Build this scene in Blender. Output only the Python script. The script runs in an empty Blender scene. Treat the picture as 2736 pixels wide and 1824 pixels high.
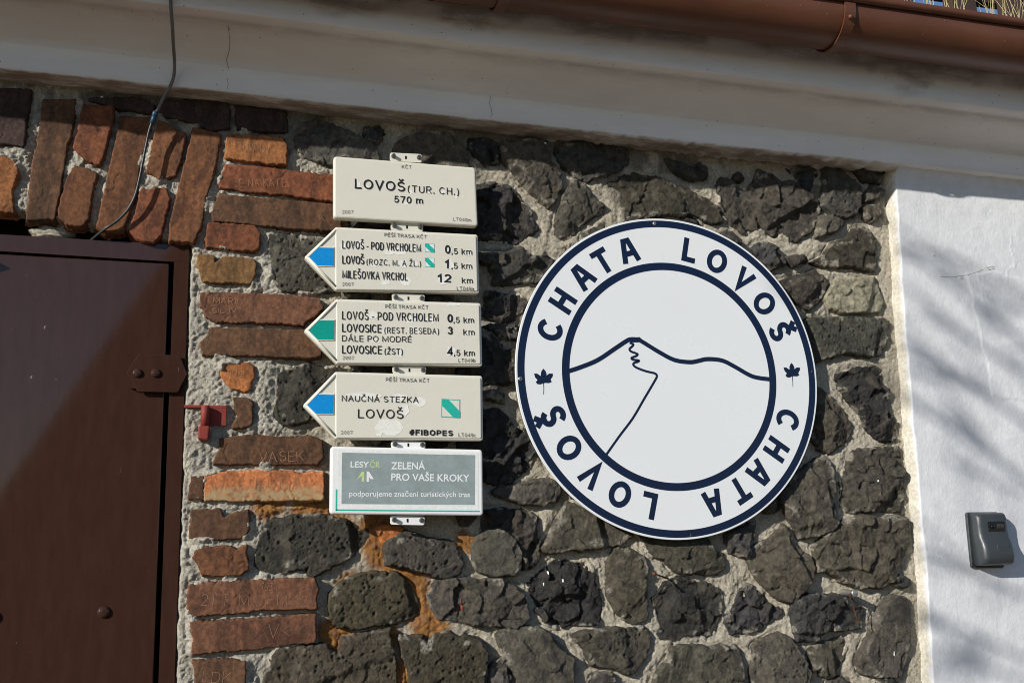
import bpy, bmesh, math, random
import numpy as np
from mathutils import Matrix, Vector

# ------------------------------------------------------------------ scene, camera, sky, sun
SC = bpy.context.scene
COL = SC.collection
random.seed(4)

cam = bpy.data.cameras.new('camera')
cam.lens = 35.01
cam.sensor_width = 36.0
cam.clip_start = 0.05
cam.clip_end = 500
camo = bpy.data.objects.new('camera', cam)
COL.objects.link(camo)
_y, _p, _r = math.radians(14.843), math.radians(11.121), math.radians(1.201)
fwd = Vector((math.sin(_y) * math.cos(_p), math.cos(_y) * math.cos(_p), math.sin(_p)))
rgt = Vector((math.cos(_y), -math.sin(_y), 0))
dwn = fwd.cross(rgt)
cx_ = math.cos(_r) * rgt + math.sin(_r) * dwn
cy_ = -math.sin(_r) * rgt + math.cos(_r) * dwn
m = Matrix((cx_, -cy_, -fwd)).transposed().to_4x4()
m.translation = Vector((0, -2.4, 1.6))
camo.matrix_world = m
SC.camera = camo

SUN_DIR = Vector((1.6, 1.0, -0.765)).normalized()        # the way the light travels
world = bpy.data.worlds.new('World')
SC.world = world
world.use_nodes = True
wn = world.node_tree
sky = wn.nodes.new('ShaderNodeTexSky')
sky.sky_type = 'NISHITA'
sky.sun_disc = False
sky.sun_elevation = math.asin(-SUN_DIR.z)
sky.sun_rotation = math.atan2(-SUN_DIR.x, -SUN_DIR.y)
sky.altitude = 570
sky.air_density = 1.0
sky.dust_density = 0.3
sky.ozone_density = 3.5
wn.links.new(sky.outputs[0], wn.nodes['Background'].inputs[0])
wn.nodes['Background'].inputs[1].default_value = 0.098

sun = bpy.data.lights.new('sun', 'SUN')
sun.energy = 4.8
sun.angle = math.radians(0.53)
sun.color = (1.0, 0.955, 0.89)
suno = bpy.data.objects.new('sun', sun)
suno.rotation_euler = SUN_DIR.to_track_quat('-Z', 'Y').to_euler()
suno.location = (-6, -5, 6)
COL.objects.link(suno)

SC.view_settings.view_transform = 'Standard'
SC.view_settings.look = 'None'
SC.view_settings.gamma = 1
SC.view_settings.exposure = 0.12
SC.view_settings.use_curve_mapping = False
SC.cycles.use_denoising = True
SC.cycles.denoising_prefilter = 'ACCURATE'
SC.cycles.denoising_input_passes = 'RGB_ALBEDO_NORMAL'
SC.cycles.filter_width = 1.0
SC.cycles.max_bounces = 6

# ------------------------------------------------------------------ measured outlines, millimetres on the wall (x, z)
BRICKS = [
    ('dark', [[-610, 2650], [-527, 2658], [-533, 2518], [-601, 2522]]),
    ('orange', [[-599, 2492], [-560, 2491], [-548, 2477], [-541, 2452], [-551, 2406], [-544, 2357], [-589, 2360]]),
    ('umber', [[-496, 2634], [-428, 2641], [-430, 2571], [-441, 2524], [-446, 2440], [-458, 2348], [-513, 2344], [-511, 2409], [-508, 2473], [-502, 2530], [-496, 2584]]),
    ('red', [[-408, 2631], [-342, 2633], [-348, 2574], [-356, 2516], [-365, 2486], [-396, 2497], [-421, 2522], [-416, 2560]]),
    ('rust', [[-418, 2476], [-394, 2472], [-370, 2461], [-378, 2419], [-384, 2351], [-396, 2333], [-426, 2337], [-444, 2354], [-440, 2399], [-432, 2441]]),
    ('rust', [[-324, 2611], [-255, 2614], [-263, 2562], [-278, 2491], [-283, 2418], [-300, 2352], [-306, 2328], [-342, 2322], [-360, 2334], [-348, 2425], [-336, 2510], [-327, 2568]]),
    ('rust', [[-235, 2604], [-176, 2577], [-181, 2530], [-192, 2470], [-230, 2462], [-255, 2477], [-250, 2524], [-242, 2572]]),
    ('red', [[-268, 2430], [-215, 2434], [-204, 2412], [-212, 2373], [-220, 2323], [-237, 2303], [-271, 2311], [-289, 2329], [-274, 2380]]),
    ('rust', [[-155, 2595], [-94, 2584], [-99, 2536], [-108, 2477], [-123, 2417], [-131, 2348], [-147, 2308], [-199, 2306], [-195, 2363], [-184, 2432], [-169, 2511]]),
    ('dark', [[-232, 2659], [-86, 2674], [-74, 2650], [-76, 2606], [-116, 2594], [-152, 2611], [-223, 2621], [-242, 2643]]),
    ('dark', [[-58, 2660], [62, 2659], [67, 2606], [-22, 2603], [-51, 2604]]),
    ('dark', [[-394, 2648], [-288, 2662], [-252, 2646], [-255, 2626], [-335, 2634]]),
    ('orange', [[-76, 2586], [1, 2589], [56, 2585], [64, 2574], [65, 2520], [21, 2518], [-77, 2526]]),
    ('red', [[-77, 2507], [3, 2507], [76, 2502], [204, 2497], [205, 2432], [78, 2443], [-32, 2445], [-89, 2451], [-90, 2470], [-80, 2491]]),
    ('umber', [[-88, 2431], [-31, 2428], [200, 2418], [200, 2356], [80, 2356], [-11, 2361], [-100, 2365], [-104, 2380], [-95, 2408]]),
    ('red', [[-111, 2356], [-5, 2355], [6, 2338], [6, 2303], [-7, 2292], [-53, 2296], [-113, 2298], [-116, 2317], [-113, 2336]]),
    ('ochre', [[-132, 2274], [-98, 2274], [-96, 2250], [-77, 2270], [-42, 2273], [-6, 2271], [-1, 2262], [-1, 2234], [-12, 2212], [-40, 2214], [-119, 2212], [-124, 2232], [-132, 2248]]),
    ('plum', [[-123, 2182], [-50, 2184], [34, 2184], [151, 2181], [161, 2157], [141, 2137], [116, 2115], [40, 2119], [-21, 2117], [-86, 2117], [-111, 2130], [-113, 2143], [-122, 2157]]),
    ('umber', [[-99, 2099], [-47, 2099], [27, 2098], [86, 2100], [122, 2098], [157, 2066], [157, 2039], [132, 2035], [60, 2035], [-28, 2036], [-111, 2036], [-117, 2063], [-102, 2077], [-95, 2090]]),
    ('bright', [[-70, 2012], [-62, 2017], [-30, 2016], [-27, 2013], [-10, 2016], [1, 2006], [2, 1980], [-8, 1953], [-16, 1950], [-44, 1958], [-53, 1967], [-62, 1976], [-68, 1990]]),
    ('umber', [[-37, 1932], [-9, 1931], [1, 1922], [2, 1872], [-14, 1866], [-40, 1865], [-36, 1875], [-25, 1890], [-34, 1906]]),
    ('umber', [[-67, 1836], [-2, 1846], [64, 1841], [138, 1843], [163, 1835], [167, 1794], [154, 1780], [29, 1782], [-36, 1781], [-79, 1782], [-66, 1812]]),
    ('kuba', [[-78, 1759], [29, 1762], [166, 1758], [169, 1698], [31, 1697], [-96, 1700], [-98, 1753]]),
    ('umber', [[-126, 1750], [-102, 1751], [-100, 1702], [-131, 1704]]),
    ('umber', [[-122, 1674], [-65, 1676], [-53, 1654], [-32, 1665], [-1, 1672], [2, 1632], [-10, 1614], [-73, 1610], [-124, 1614]]),
    ('rust', [[-107, 1591], [-37, 1591], [-23, 1584], [-2, 1594], [2, 1542], [-14, 1531], [-70, 1531], [-95, 1534], [-102, 1555], [-115, 1570]]),
    ('plum', [[-123, 1507], [-59, 1513], [36, 1514], [151, 1514], [161, 1492], [154, 1472], [158, 1451], [38, 1452], [-12, 1448], [-108, 1445], [-122, 1454]]),
    ('plum', [[-115, 1428], [3, 1430], [155, 1433], [156, 1376], [40, 1369], [-109, 1364], [-108, 1395]]),
    ('umber', [[-106, 1345], [-57, 1346], [2, 1341], [8, 1194], [8, 1167], [-98, 1174], [-100, 1316]])]
STONES = [
    ('s', [[76, 2606], [106, 2644], [148, 2656], [192, 2632], [240, 2607], [274, 2595], [288, 2583], [296, 2558], [294, 2548], [250, 2549], [212, 2551], [181, 2534], [162, 2537], [127, 2547], [103, 2555], [96, 2567], [74, 2588]]),
    ('d', [[264, 2638], [298, 2649], [325, 2630], [301, 2610], [281, 2598], [257, 2619]]),
    ('s', [[335, 2584], [350, 2606], [394, 2634], [427, 2639], [472, 2638], [505, 2612], [525, 2600], [529, 2550], [421, 2542], [406, 2562], [335, 2566]]),
    ('d', [[538, 2630], [569, 2641], [610, 2628], [614, 2573], [578, 2565], [558, 2584], [533, 2606]]),
    ('d', [[552, 2506], [593, 2520], [639, 2507], [690, 2453], [720, 2397], [698, 2375], [656, 2352], [616, 2360], [550, 2361], [495, 2373], [496, 2497]]),
    ('s', [[626, 2628], [737, 2638], [757, 2607], [756, 2580], [782, 2550], [781, 2507], [753, 2457], [722, 2481], [676, 2531], [656, 2551], [625, 2580]]),
    ('d', [[773, 2614], [790, 2637], [899, 2651], [982, 2636], [980, 2598], [929, 2569], [862, 2539], [820, 2552], [788, 2577]]),
    ('r', [[824, 2539], [851, 2528], [866, 2497], [903, 2472], [897, 2450], [847, 2426], [814, 2387], [782, 2375], [764, 2384], [773, 2442], [797, 2508]]),
    ('r', [[928, 2544], [996, 2577], [1062, 2565], [1123, 2542], [1185, 2524], [1240, 2489], [1252, 2451], [1220, 2444], [1170, 2465], [1056, 2455], [1000, 2441], [956, 2438], [960, 2519], [922, 2538]]),
    ('d', [[1093, 2618], [1127, 2615], [1177, 2591], [1184, 2614], [1210, 2602], [1208, 2570], [1164, 2567], [1114, 2589]]),
    ('r', [[1248, 2550], [1260, 2579], [1292, 2573], [1314, 2549], [1343, 2551], [1360, 2572], [1380, 2611], [1409, 2598], [1437, 2572], [1474, 2578], [1538, 2548], [1555, 2532], [1562, 2504], [1547, 2472], [1532, 2439], [1503, 2424], [1490, 2406], [1466, 2408], [1437, 2425], [1418, 2410], [1396, 2426], [1373, 2433], [1332, 2433], [1316, 2421], [1294, 2436], [1280, 2455], [1256, 2470], [1251, 2514]]),
    ('d', [[1469, 2626], [1496, 2620], [1565, 2636], [1558, 2592], [1540, 2562], [1521, 2562], [1504, 2577], [1489, 2607]]),
    ('p', [[1588, 2642], [1637, 2632], [1684, 2600], [1697, 2578], [1693, 2537], [1673, 2495], [1641, 2482], [1598, 2490], [1570, 2517], [1574, 2563]]),
    ('d', [[1657, 2651], [1783, 2637], [1772, 2598], [1716, 2608]]),
    ('r', [[1711, 2555], [1739, 2584], [1773, 2571], [1735, 2546], [1715, 2538]]),
    ('r', [[1700, 2514], [1759, 2532], [1760, 2506], [1722, 2478], [1707, 2492]]),
    ('r', [[1558, 2482], [1640, 2476], [1613, 2446], [1543, 2424], [1552, 2453]]),
    ('r', [[1524, 2346], [1565, 2365], [1596, 2406], [1637, 2417], [1658, 2438], [1673, 2464], [1709, 2453], [1731, 2426], [1722, 2396], [1719, 2334], [1691, 2332], [1648, 2339], [1587, 2338], [1547, 2339]]),
    ('d', [[1342, 2381], [1364, 2390], [1388, 2399], [1416, 2380], [1437, 2350], [1433, 2336], [1405, 2324], [1381, 2312], [1365, 2333], [1358, 2360]]),
    ('r', [[1447, 2356], [1474, 2363], [1501, 2350], [1462, 2332], [1451, 2343]]),
    ('r', [[1418, 2284], [1530, 2323], [1565, 2290], [1551, 2256], [1522, 2226], [1494, 2208], [1470, 2224], [1436, 2251]]),
    ('x', [[1592, 2297], [1717, 2310], [1742, 2240], [1728, 2210], [1674, 2208], [1614, 2201], [1568, 2214], [1549, 2237]]),
    ('s', [[1249, 2414], [1272, 2416], [1296, 2390], [1295, 2373], [1253, 2395]]),
    ('p', [[1469, 2173], [1502, 2178], [1630, 2191], [1728, 2189], [1745, 2179], [1740, 2126], [1714, 2087], [1685, 2078], [1604, 2088], [1531, 2066], [1497, 2052], [1474, 2059], [1456, 2123]]),
    ('d', [[1574, 2024], [1614, 2036], [1670, 2050], [1716, 2046], [1714, 2006], [1734, 1984], [1722, 1960], [1716, 1933], [1731, 1904], [1748, 1864], [1727, 1840], [1712, 1840], [1680, 1853], [1652, 1877], [1633, 1916], [1606, 1950], [1580, 1990], [1570, 2011]]),
    ('r', [[1491, 1991], [1520, 1981], [1558, 1950], [1582, 1918], [1600, 1892], [1602, 1866], [1589, 1840], [1549, 1824], [1531, 1812], [1505, 1813], [1487, 1839], [1458, 1872], [1463, 1938]]),
    ('r', [[1607, 1816], [1655, 1818], [1703, 1822], [1749, 1825], [1751, 1763], [1746, 1685], [1733, 1652], [1697, 1652], [1638, 1653], [1579, 1649], [1554, 1667], [1561, 1738], [1585, 1777]]),
    ('r', [[1421, 1754], [1484, 1787], [1509, 1800], [1527, 1782], [1532, 1738], [1536, 1720], [1525, 1662], [1522, 1629], [1535, 1616], [1510, 1599], [1458, 1590], [1421, 1584], [1407, 1619], [1389, 1646], [1370, 1691]]),
    ('r', [[1486, 1580], [1534, 1609], [1571, 1631], [1612, 1636], [1665, 1632], [1719, 1636], [1745, 1626], [1744, 1587], [1729, 1537], [1699, 1502], [1689, 1468], [1646, 1449], [1588, 1451], [1527, 1475], [1492, 1496], [1461, 1494], [1463, 1523], [1461, 1558]]),
    ('d', [[1681, 1468], [1713, 1474], [1735, 1467], [1729, 1447], [1691, 1452]]),
    ('r', [[1259, 1545], [1300, 1569], [1328, 1581], [1358, 1600], [1374, 1617], [1383, 1600], [1400, 1562], [1443, 1534], [1449, 1506], [1441, 1474], [1407, 1441], [1382, 1417], [1328, 1441], [1298, 1474], [1278, 1506]]),
    ('d', [[1208, 1596], [1293, 1626], [1284, 1587], [1269, 1570], [1256, 1538], [1240, 1541], [1216, 1551], [1209, 1574]]),
    ('r', [[968, 1602], [1153, 1589], [1159, 1564], [1167, 1550], [1199, 1547], [1188, 1511], [1174, 1502], [1126, 1500], [1081, 1504], [1055, 1512], [1040, 1527], [1033, 1541], [1002, 1549], [987, 1564]]),
    ('d', [[1012, 1454], [1029, 1480], [1067, 1490], [1101, 1484], [1135, 1476], [1182, 1460], [1189, 1439], [1183, 1394], [1168, 1373], [1162, 1350], [1140, 1341], [1111, 1350], [1069, 1344], [1037, 1334], [1014, 1335], [1002, 1354], [1013, 1372], [1004, 1401], [996, 1441]]),
    ('d', [[1239, 1451], [1262, 1470], [1280, 1462], [1312, 1442], [1327, 1419], [1356, 1399], [1335, 1383], [1301, 1368], [1288, 1351], [1245, 1348], [1204, 1350], [1195, 1367], [1194, 1388], [1220, 1418]]),
    ('d', [[1385, 1417], [1430, 1434], [1523, 1433], [1566, 1419], [1592, 1388], [1579, 1351], [1533, 1340], [1476, 1347], [1449, 1323], [1387, 1320], [1383, 1359]]),
    ('d', [[673, 1493], [693, 1513], [732, 1536], [771, 1548], [797, 1537], [823, 1540], [845, 1506], [841, 1488], [856, 1466], [859, 1406], [846, 1386], [811, 1384], [721, 1386], [694, 1415], [673, 1466]]),
    ('r', [[872, 1535], [900, 1565], [933, 1564], [973, 1545], [978, 1520], [970, 1496], [978, 1447], [972, 1393], [935, 1382], [906, 1401], [884, 1432], [876, 1468]]),
    ('s', [[704, 1573], [728, 1599], [755, 1648], [776, 1681], [821, 1665], [873, 1640], [906, 1618], [945, 1598], [917, 1580], [818, 1570], [736, 1563], [710, 1565]]),
    ('r', [[601, 1726], [662, 1726], [722, 1742], [751, 1730], [758, 1711], [745, 1690], [713, 1678], [666, 1684], [642, 1691], [603, 1706], [586, 1708]]),
    ('s', [[531, 1580], [544, 1603], [563, 1612], [594, 1620], [619, 1602], [635, 1589], [645, 1565], [646, 1529], [630, 1512], [586, 1510], [549, 1517], [534, 1538]]),
    ('d', [[551, 1666], [656, 1672], [678, 1670], [694, 1652], [695, 1600], [697, 1543], [677, 1525], [660, 1523], [654, 1559], [643, 1592], [616, 1608], [594, 1624], [550, 1616]]),
    ('p', [[316, 1593], [370, 1618], [400, 1612], [424, 1600], [482, 1595], [500, 1568], [506, 1545], [497, 1519], [466, 1505], [421, 1518], [373, 1537], [322, 1544], [316, 1573]]),
    ('P', [[193, 1482], [232, 1510], [264, 1523], [299, 1526], [346, 1520], [376, 1495], [392, 1465], [394, 1436], [381, 1421], [340, 1411], [300, 1406], [247, 1400], [207, 1412], [191, 1428], [187, 1457]]),
    ('r', [[424, 1469], [439, 1500], [469, 1502], [518, 1502], [611, 1498], [626, 1485], [648, 1470], [663, 1443], [665, 1405], [636, 1388], [544, 1398], [498, 1406], [444, 1416], [432, 1443]]),
    ('p', [[19, 1581], [29, 1614], [41, 1645], [72, 1655], [137, 1662], [164, 1659], [209, 1653], [242, 1642], [253, 1623], [280, 1633], [285, 1609], [267, 1583], [234, 1562], [192, 1542], [176, 1532], [150, 1518], [137, 1526], [145, 1544], [88, 1535], [62, 1523], [36, 1536], [19, 1552]]),
    ('P', [[59, 1340], [76, 1362], [117, 1365], [184, 1365], [203, 1346], [216, 1358], [221, 1378], [273, 1386], [327, 1397], [335, 1345], [343, 1319], [345, 1161], [41, 1182], [47, 1314], [64, 1328]]),
    ('P', [[354, 1380], [405, 1377], [417, 1350], [432, 1377], [468, 1383], [492, 1374], [537, 1364], [564, 1331], [558, 1312], [540, 1159], [537, 1142], [390, 1152], [376, 1307], [361, 1341]]),
    ('s', [[586, 1368], [608, 1384], [693, 1382], [714, 1371], [726, 1344], [770, 1310], [774, 1263], [757, 1128], [661, 1134], [634, 1276], [607, 1321]]),
    ('r', [[552, 1158], [576, 1299], [595, 1318], [613, 1300], [618, 1274], [618, 1137], [549, 1142]]),
    ('p', [[781, 1359], [797, 1364], [836, 1371], [908, 1374], [968, 1372], [983, 1353], [978, 1320], [946, 1280], [929, 1264], [871, 1281], [826, 1290], [809, 1328]]),
    ('s', [[1041, 1322], [1109, 1320], [1162, 1312], [1202, 1322], [1220, 1305], [1225, 1267], [1226, 1239], [1200, 1106], [964, 1122], [991, 1256], [1029, 1288]]),
    ('p', [[1252, 1259], [1269, 1312], [1309, 1334], [1340, 1344], [1366, 1326], [1394, 1287], [1412, 1246], [1390, 1093], [1243, 1103]]),
    ('s', [[1423, 1296], [1468, 1314], [1522, 1326], [1534, 1299], [1510, 1254], [1489, 1231], [1455, 1233], [1448, 1258], [1428, 1250]]),
    ('s', [[1643, 1398], [1684, 1423], [1726, 1415], [1725, 1356], [1713, 1286], [1692, 1221], [1609, 1222], [1573, 1233], [1565, 1262], [1592, 1311], [1621, 1367]]),
    ('p', [[31, 2340], [77, 2345], [99, 2337], [154, 2338], [193, 2330], [195, 2206], [156, 2196], [118, 2197], [65, 2198], [54, 2217], [38, 2239], [36, 2290], [28, 2325]]),
    ('p', [[60, 1992], [82, 2004], [132, 2022], [168, 2010], [201, 2016], [242, 2004], [243, 1899], [135, 1884], [100, 1871], [75, 1874], [50, 1899], [59, 1934], [60, 1959]]),
    ('d', [[226, 2385], [421, 2388], [550, 2383], [549, 2342], [276, 2339], [226, 2361]]),
    ('d', [[556, 2324], [623, 2323], [666, 2338], [692, 2319], [739, 2324], [759, 2312], [732, 2277], [711, 2248], [664, 2249], [596, 2240], [599, 2263], [584, 2290], [557, 2304], [490, 2324]]),
    ('d', [[578, 2222], [613, 2218], [638, 2214], [664, 2213], [684, 2196], [668, 2170], [652, 2147], [619, 2144], [587, 2152], [567, 2159], [575, 2192]]),
    ('d', [[569, 2130], [619, 2136], [654, 2130], [651, 2100], [611, 2099], [594, 2116]]),
    ('d', [[559, 2112], [581, 2110], [610, 2081], [623, 2067], [650, 2068], [648, 1987], [621, 1981], [559, 1980], [498, 1979], [500, 2110]]),
    ('r', [[559, 1978], [599, 1978], [593, 1959], [615, 1954], [615, 1933], [583, 1942], [559, 1944]]),
    ('d', [[558, 1913], [602, 1916], [622, 1899], [641, 1870], [666, 1866], [677, 1837], [694, 1811], [678, 1775], [658, 1752], [648, 1747], [633, 1728], [556, 1736], [496, 1764], [498, 1912]]),
    ('o', [[293, 1628], [326, 1632], [359, 1628], [354, 1610], [315, 1594]]),
    ('r', [[1415, 1102], [1480, 1102], [1544, 1093], [1551, 1090], [1547, 1084], [1414, 1092]])]
OPENING = [
    [-1310, 2290],
    [-596, 2359],
    [-525, 2359],
    [-460, 2345],
    [-427, 2339],
    [-378, 2334],
    [-345, 2330],
    [-296, 2326],
    [-245, 2310],
    [-198, 2308],
    [-153, 2304],
    [-146, 1301],
    [-141, 938],
    [-1300, 900]]
PLASTER_EDGE = [
    [1764, 2654],
    [1768, 2572],
    [1767, 2416],
    [1766, 2239],
    [1764, 2024],
    [1762, 1856],
    [1757, 1713],
    [1759, 1513],
    [1748, 1202],
    [1747, 947]]
MORTAR_EDGE = [
    [1784, 2667],
    [1786, 2584],
    [1781, 2425],
    [1774, 2246],
    [1770, 2029],
    [1766, 1860],
    [1766, 1715],
    [1763, 1513],
    [1762, 1414],
    [1749, 1198],
    [1746, 941]]
SIGN_TEXT = [
    [('KČT', [346.8, 2511.3], [371.6, 2511.7], 8.8, 0.13, 'ink'), ('LOVOŠ', [230.6, 2450.0], [355.2, 2450.4], 25.5, 0.165, 'ink'), ('(TUR. CH.)', [361.9, 2449.8], [492.1, 2450.3], 18.6, 0.145, 'ink'), ('570 m', [327.8, 2420.3], [400.3, 2420.9], 17.9, 0.16, 'ink'), ('2007', [200.7, 2383.7], [227.7, 2384.9], 8.7, 0.11, 'ink'), ('LT049m', [476.5, 2382.6], [523.1, 2382.2], 9.0, 0.11, 'ink')],
    [('PĚŠÍ TRASA KČT', [304.3, 2331.1], [409.3, 2331.6], 9.1, 0.13, 'ink'), ('LOVOŠ - POD VRCHOLEM', [201.9, 2295.1], [394.8, 2296.5], 20.2, 0.14, 'ink'), ('LOVOŠ', [202.4, 2256.7], [255.5, 2257.9], 20.8, 0.14, 'ink'), ('(ROZC. M. A ŽL.)', [260.7, 2257.4], [394.7, 2259.0], 15.2, 0.14, 'ink'), ('MILEŠOVKA VRCHOL', [202.9, 2220.9], [361.7, 2221.8], 20.0, 0.14, 'ink'), ('0', [455.0, 2296.0], [469.5, 2296.0], 22.2, 0.2, 'ink'), (',5 km', [471.3, 2295.4], [524.3, 2295.9], 15.5, 0.15, 'ink'), ('1', [454.7, 2258.3], [465.5, 2258.1], 22.2, 0.2, 'ink'), (',5 km', [470.9, 2257.7], [523.8, 2259.2], 15.5, 0.15, 'ink'), ('12', [436.4, 2221.6], [470.6, 2222.4], 21.2, 0.2, 'ink'), ('km', [497.1, 2221.4], [525.1, 2221.9], 15.4, 0.15, 'ink'), ('2007', [203.1, 2202.1], [230.1, 2202.9], 8.5, 0.12, 'ink'), ('LT049a', [484.2, 2203.2], [527.4, 2204.0], 9.6, 0.12, 'ink')],
    [('PĚŠÍ TRASA KČT', [307.3, 2150.6], [412.6, 2152.3], 9.1, 0.13, 'ink'), ('LOVOŠ - POD VRCHOLEM', [203.6, 2119.2], [437.8, 2121.8], 20.6, 0.14, 'ink'), ('0', [459.5, 2121.4], [473.3, 2121.1], 21.2, 0.2, 'ink'), (',5 km', [474.8, 2120.4], [526.7, 2121.4], 15.0, 0.15, 'ink'), ('LOVOSICE', [204.0, 2088.7], [298.7, 2089.4], 20.5, 0.14, 'ink'), ('(REST. BESEDA)', [305.0, 2088.9], [438.4, 2090.9], 15.1, 0.14, 'ink'), ('3', [460.4, 2090.8], [473.0, 2090.8], 19.9, 0.2, 'ink'), ('km', [499.4, 2090.5], [527.9, 2091.0], 15.0, 0.15, 'ink'), ('DÁLE PO MODRÉ', [204.2, 2066.0], [371.7, 2068.3], 14.8, 0.13, 'ink'), ('LOVOSICE', [204.6, 2036.4], [299.7, 2037.4], 20.3, 0.14, 'ink'), ('(ŽST)', [305.5, 2037.2], [349.4, 2037.3], 15.0, 0.14, 'ink'), ('4', [458.5, 2038.6], [473.6, 2038.6], 20.9, 0.2, 'ink'), (',5 km', [475.2, 2037.9], [527.5, 2038.5], 15.2, 0.15, 'ink'), ('2007', [206.2, 2022.4], [232.5, 2022.7], 8.1, 0.12, 'ink'), ('LT049b', [486.4, 2022.6], [529.2, 2023.3], 9.1, 0.12, 'ink')],
    [('PĚŠÍ TRASA KČT', [309.1, 1971.6], [414.4, 1971.0], 8.9, 0.13, 'ink'), ('NAUČNÁ STEZKA', [205.3, 1922.3], [387.4, 1921.2], 14.5, 0.14, 'ink'), ('LOVOŠ', [243.5, 1883.0], [351.4, 1882.6], 21.7, 0.14, 'ink'), ('2007', [204.5, 1845.3], [231.4, 1845.1], 7.8, 0.12, 'ink'), ('#FIBOPES', [365.3, 1843.7], [471.1, 1842.0], 13.8, 0.24, 'ink'), ('LT049c', [484.5, 1840.6], [527.5, 1840.1], 8.9, 0.12, 'ink')],
    [('LESY', [227.6, 1768.4], [270.5, 1767.3], 13.5, 0.5, 'white'), ('ČR', [273.0, 1767.3], [296.3, 1766.8], 13.5, 0.5, 'lime'), ('ZELENÁ', [322.5, 1763.6], [403.2, 1763.0], 16.4, 0.5, 'white'), ('PRO VAŠE KROKY', [322.6, 1737.2], [510.3, 1733.5], 16.4, 0.5, 'white'), ('podporujeme značení turistických tras', [225.2, 1701.6], [510.9, 1697.0], 12.6, 0.4, 'white')]]
SIGN_PLATE = [
    ('rect', [[178.2, 2531.2], [537.1, 2529.2], [541.4, 2372.0], [180.4, 2372.0]]),
    ('arrow', [[111.7, 2269.2], [186.8, 2350.2], [541.0, 2351.6], [542.9, 2198.3], [188.9, 2191.8]]),
    ('arrow', [[114.5, 2089.2], [190.3, 2170.4], [546.3, 2174.4], [547.7, 2014.1], [193.4, 2011.4]]),
    ('arrow', [[115.5, 1911.9], [190.5, 1993.4], [547.4, 1990.9], [546.8, 1831.3], [192.6, 1833.5]]),
    ('rect', [[181.2, 1817.0], [544.2, 1809.9], [544.1, 1652.4], [181.7, 1661.1]])]
SIGN_FACE_X = [
    None,
    [[183.4, 2345.8], [185.5, 2192.4]],
    [[187.8, 2165.5], [189.9, 2013.2]],
    [[188.4, 1989.4], [190.5, 1835.9]],
    None]
SIGN_BAND = [
    None,
    [[121.2, 2273.2], [144.5, 2294.9], [182.4, 2295.9], [182.7, 2251.0], [143.6, 2250.1]],
    [[124.9, 2091.6], [147.6, 2115.4], [185.6, 2116.7], [185.5, 2069.5], [147.6, 2069.1]],
    [[125.7, 1912.9], [147.0, 1938.4], [186.3, 1937.6], [186.2, 1892.5], [147.1, 1892.1]],
    None]
SIGN_MARK = [
    [],
    [[[405.0, 2319.5], [429.1, 2319.7], [428.6, 2297.2], [405.2, 2297.0]], [[404.8, 2282.6], [428.5, 2282.8], [427.7, 2259.2], [404.7, 2259.5]]],
    [],
    [[[444.1, 1932.0], [490.4, 1930.5], [489.5, 1885.8], [443.0, 1886.8]]],
    []]
SPONSOR = {'grey': [[207.5, 1802.2], [525.4, 1796.6], [523.0, 1678.1], [207.9, 1684.3]],
 'leaf1': [[242.7, 1740.1], [253.9, 1757.7], [259.9, 1758.8], [260.1, 1734.7], [254.1, 1734.7], [254.0, 1747.1]],
 'leaf2': [[265.3, 1758.8], [271.0, 1758.0], [282.1, 1740.2], [273.2, 1741.0], [270.7, 1746.7], [270.8, 1734.6], [265.5, 1734.7]],
 'paper': [[197.5, 1808.2], [534.5, 1802.5], [531.8, 1666.1], [198.3, 1672.9]],
 'teal_bottom': [[195.8, 1671.9], [534.7, 1664.3], [534.7, 1661.4], [195.9, 1668.8]],
 'teal_left': [[194.2, 1717.6], [198.0, 1717.6], [198.3, 1668.8], [194.5, 1668.8]]}
TABS = [
    [[319.0, 2556.0], [399.6, 2558.2], [399.6, 2535.2], [319.1, 2533.2]],
    [[321.8, 2372.1], [402.7, 2373.1], [402.6, 2353.1], [321.8, 2352.8]],
    [[324.7, 2191.7], [406.2, 2192.3], [405.4, 2169.7], [325.8, 2169.4]],
    [[326.4, 2011.8], [409.2, 2011.9], [408.3, 1992.3], [327.6, 1992.8]],
    [[323.6, 1831.2], [406.6, 1829.7], [406.1, 1811.8], [324.4, 1813.4]],
    [[322.3, 1655.8], [404.1, 1652.9], [403.6, 1632.6], [323.1, 1635.4]]]
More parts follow.
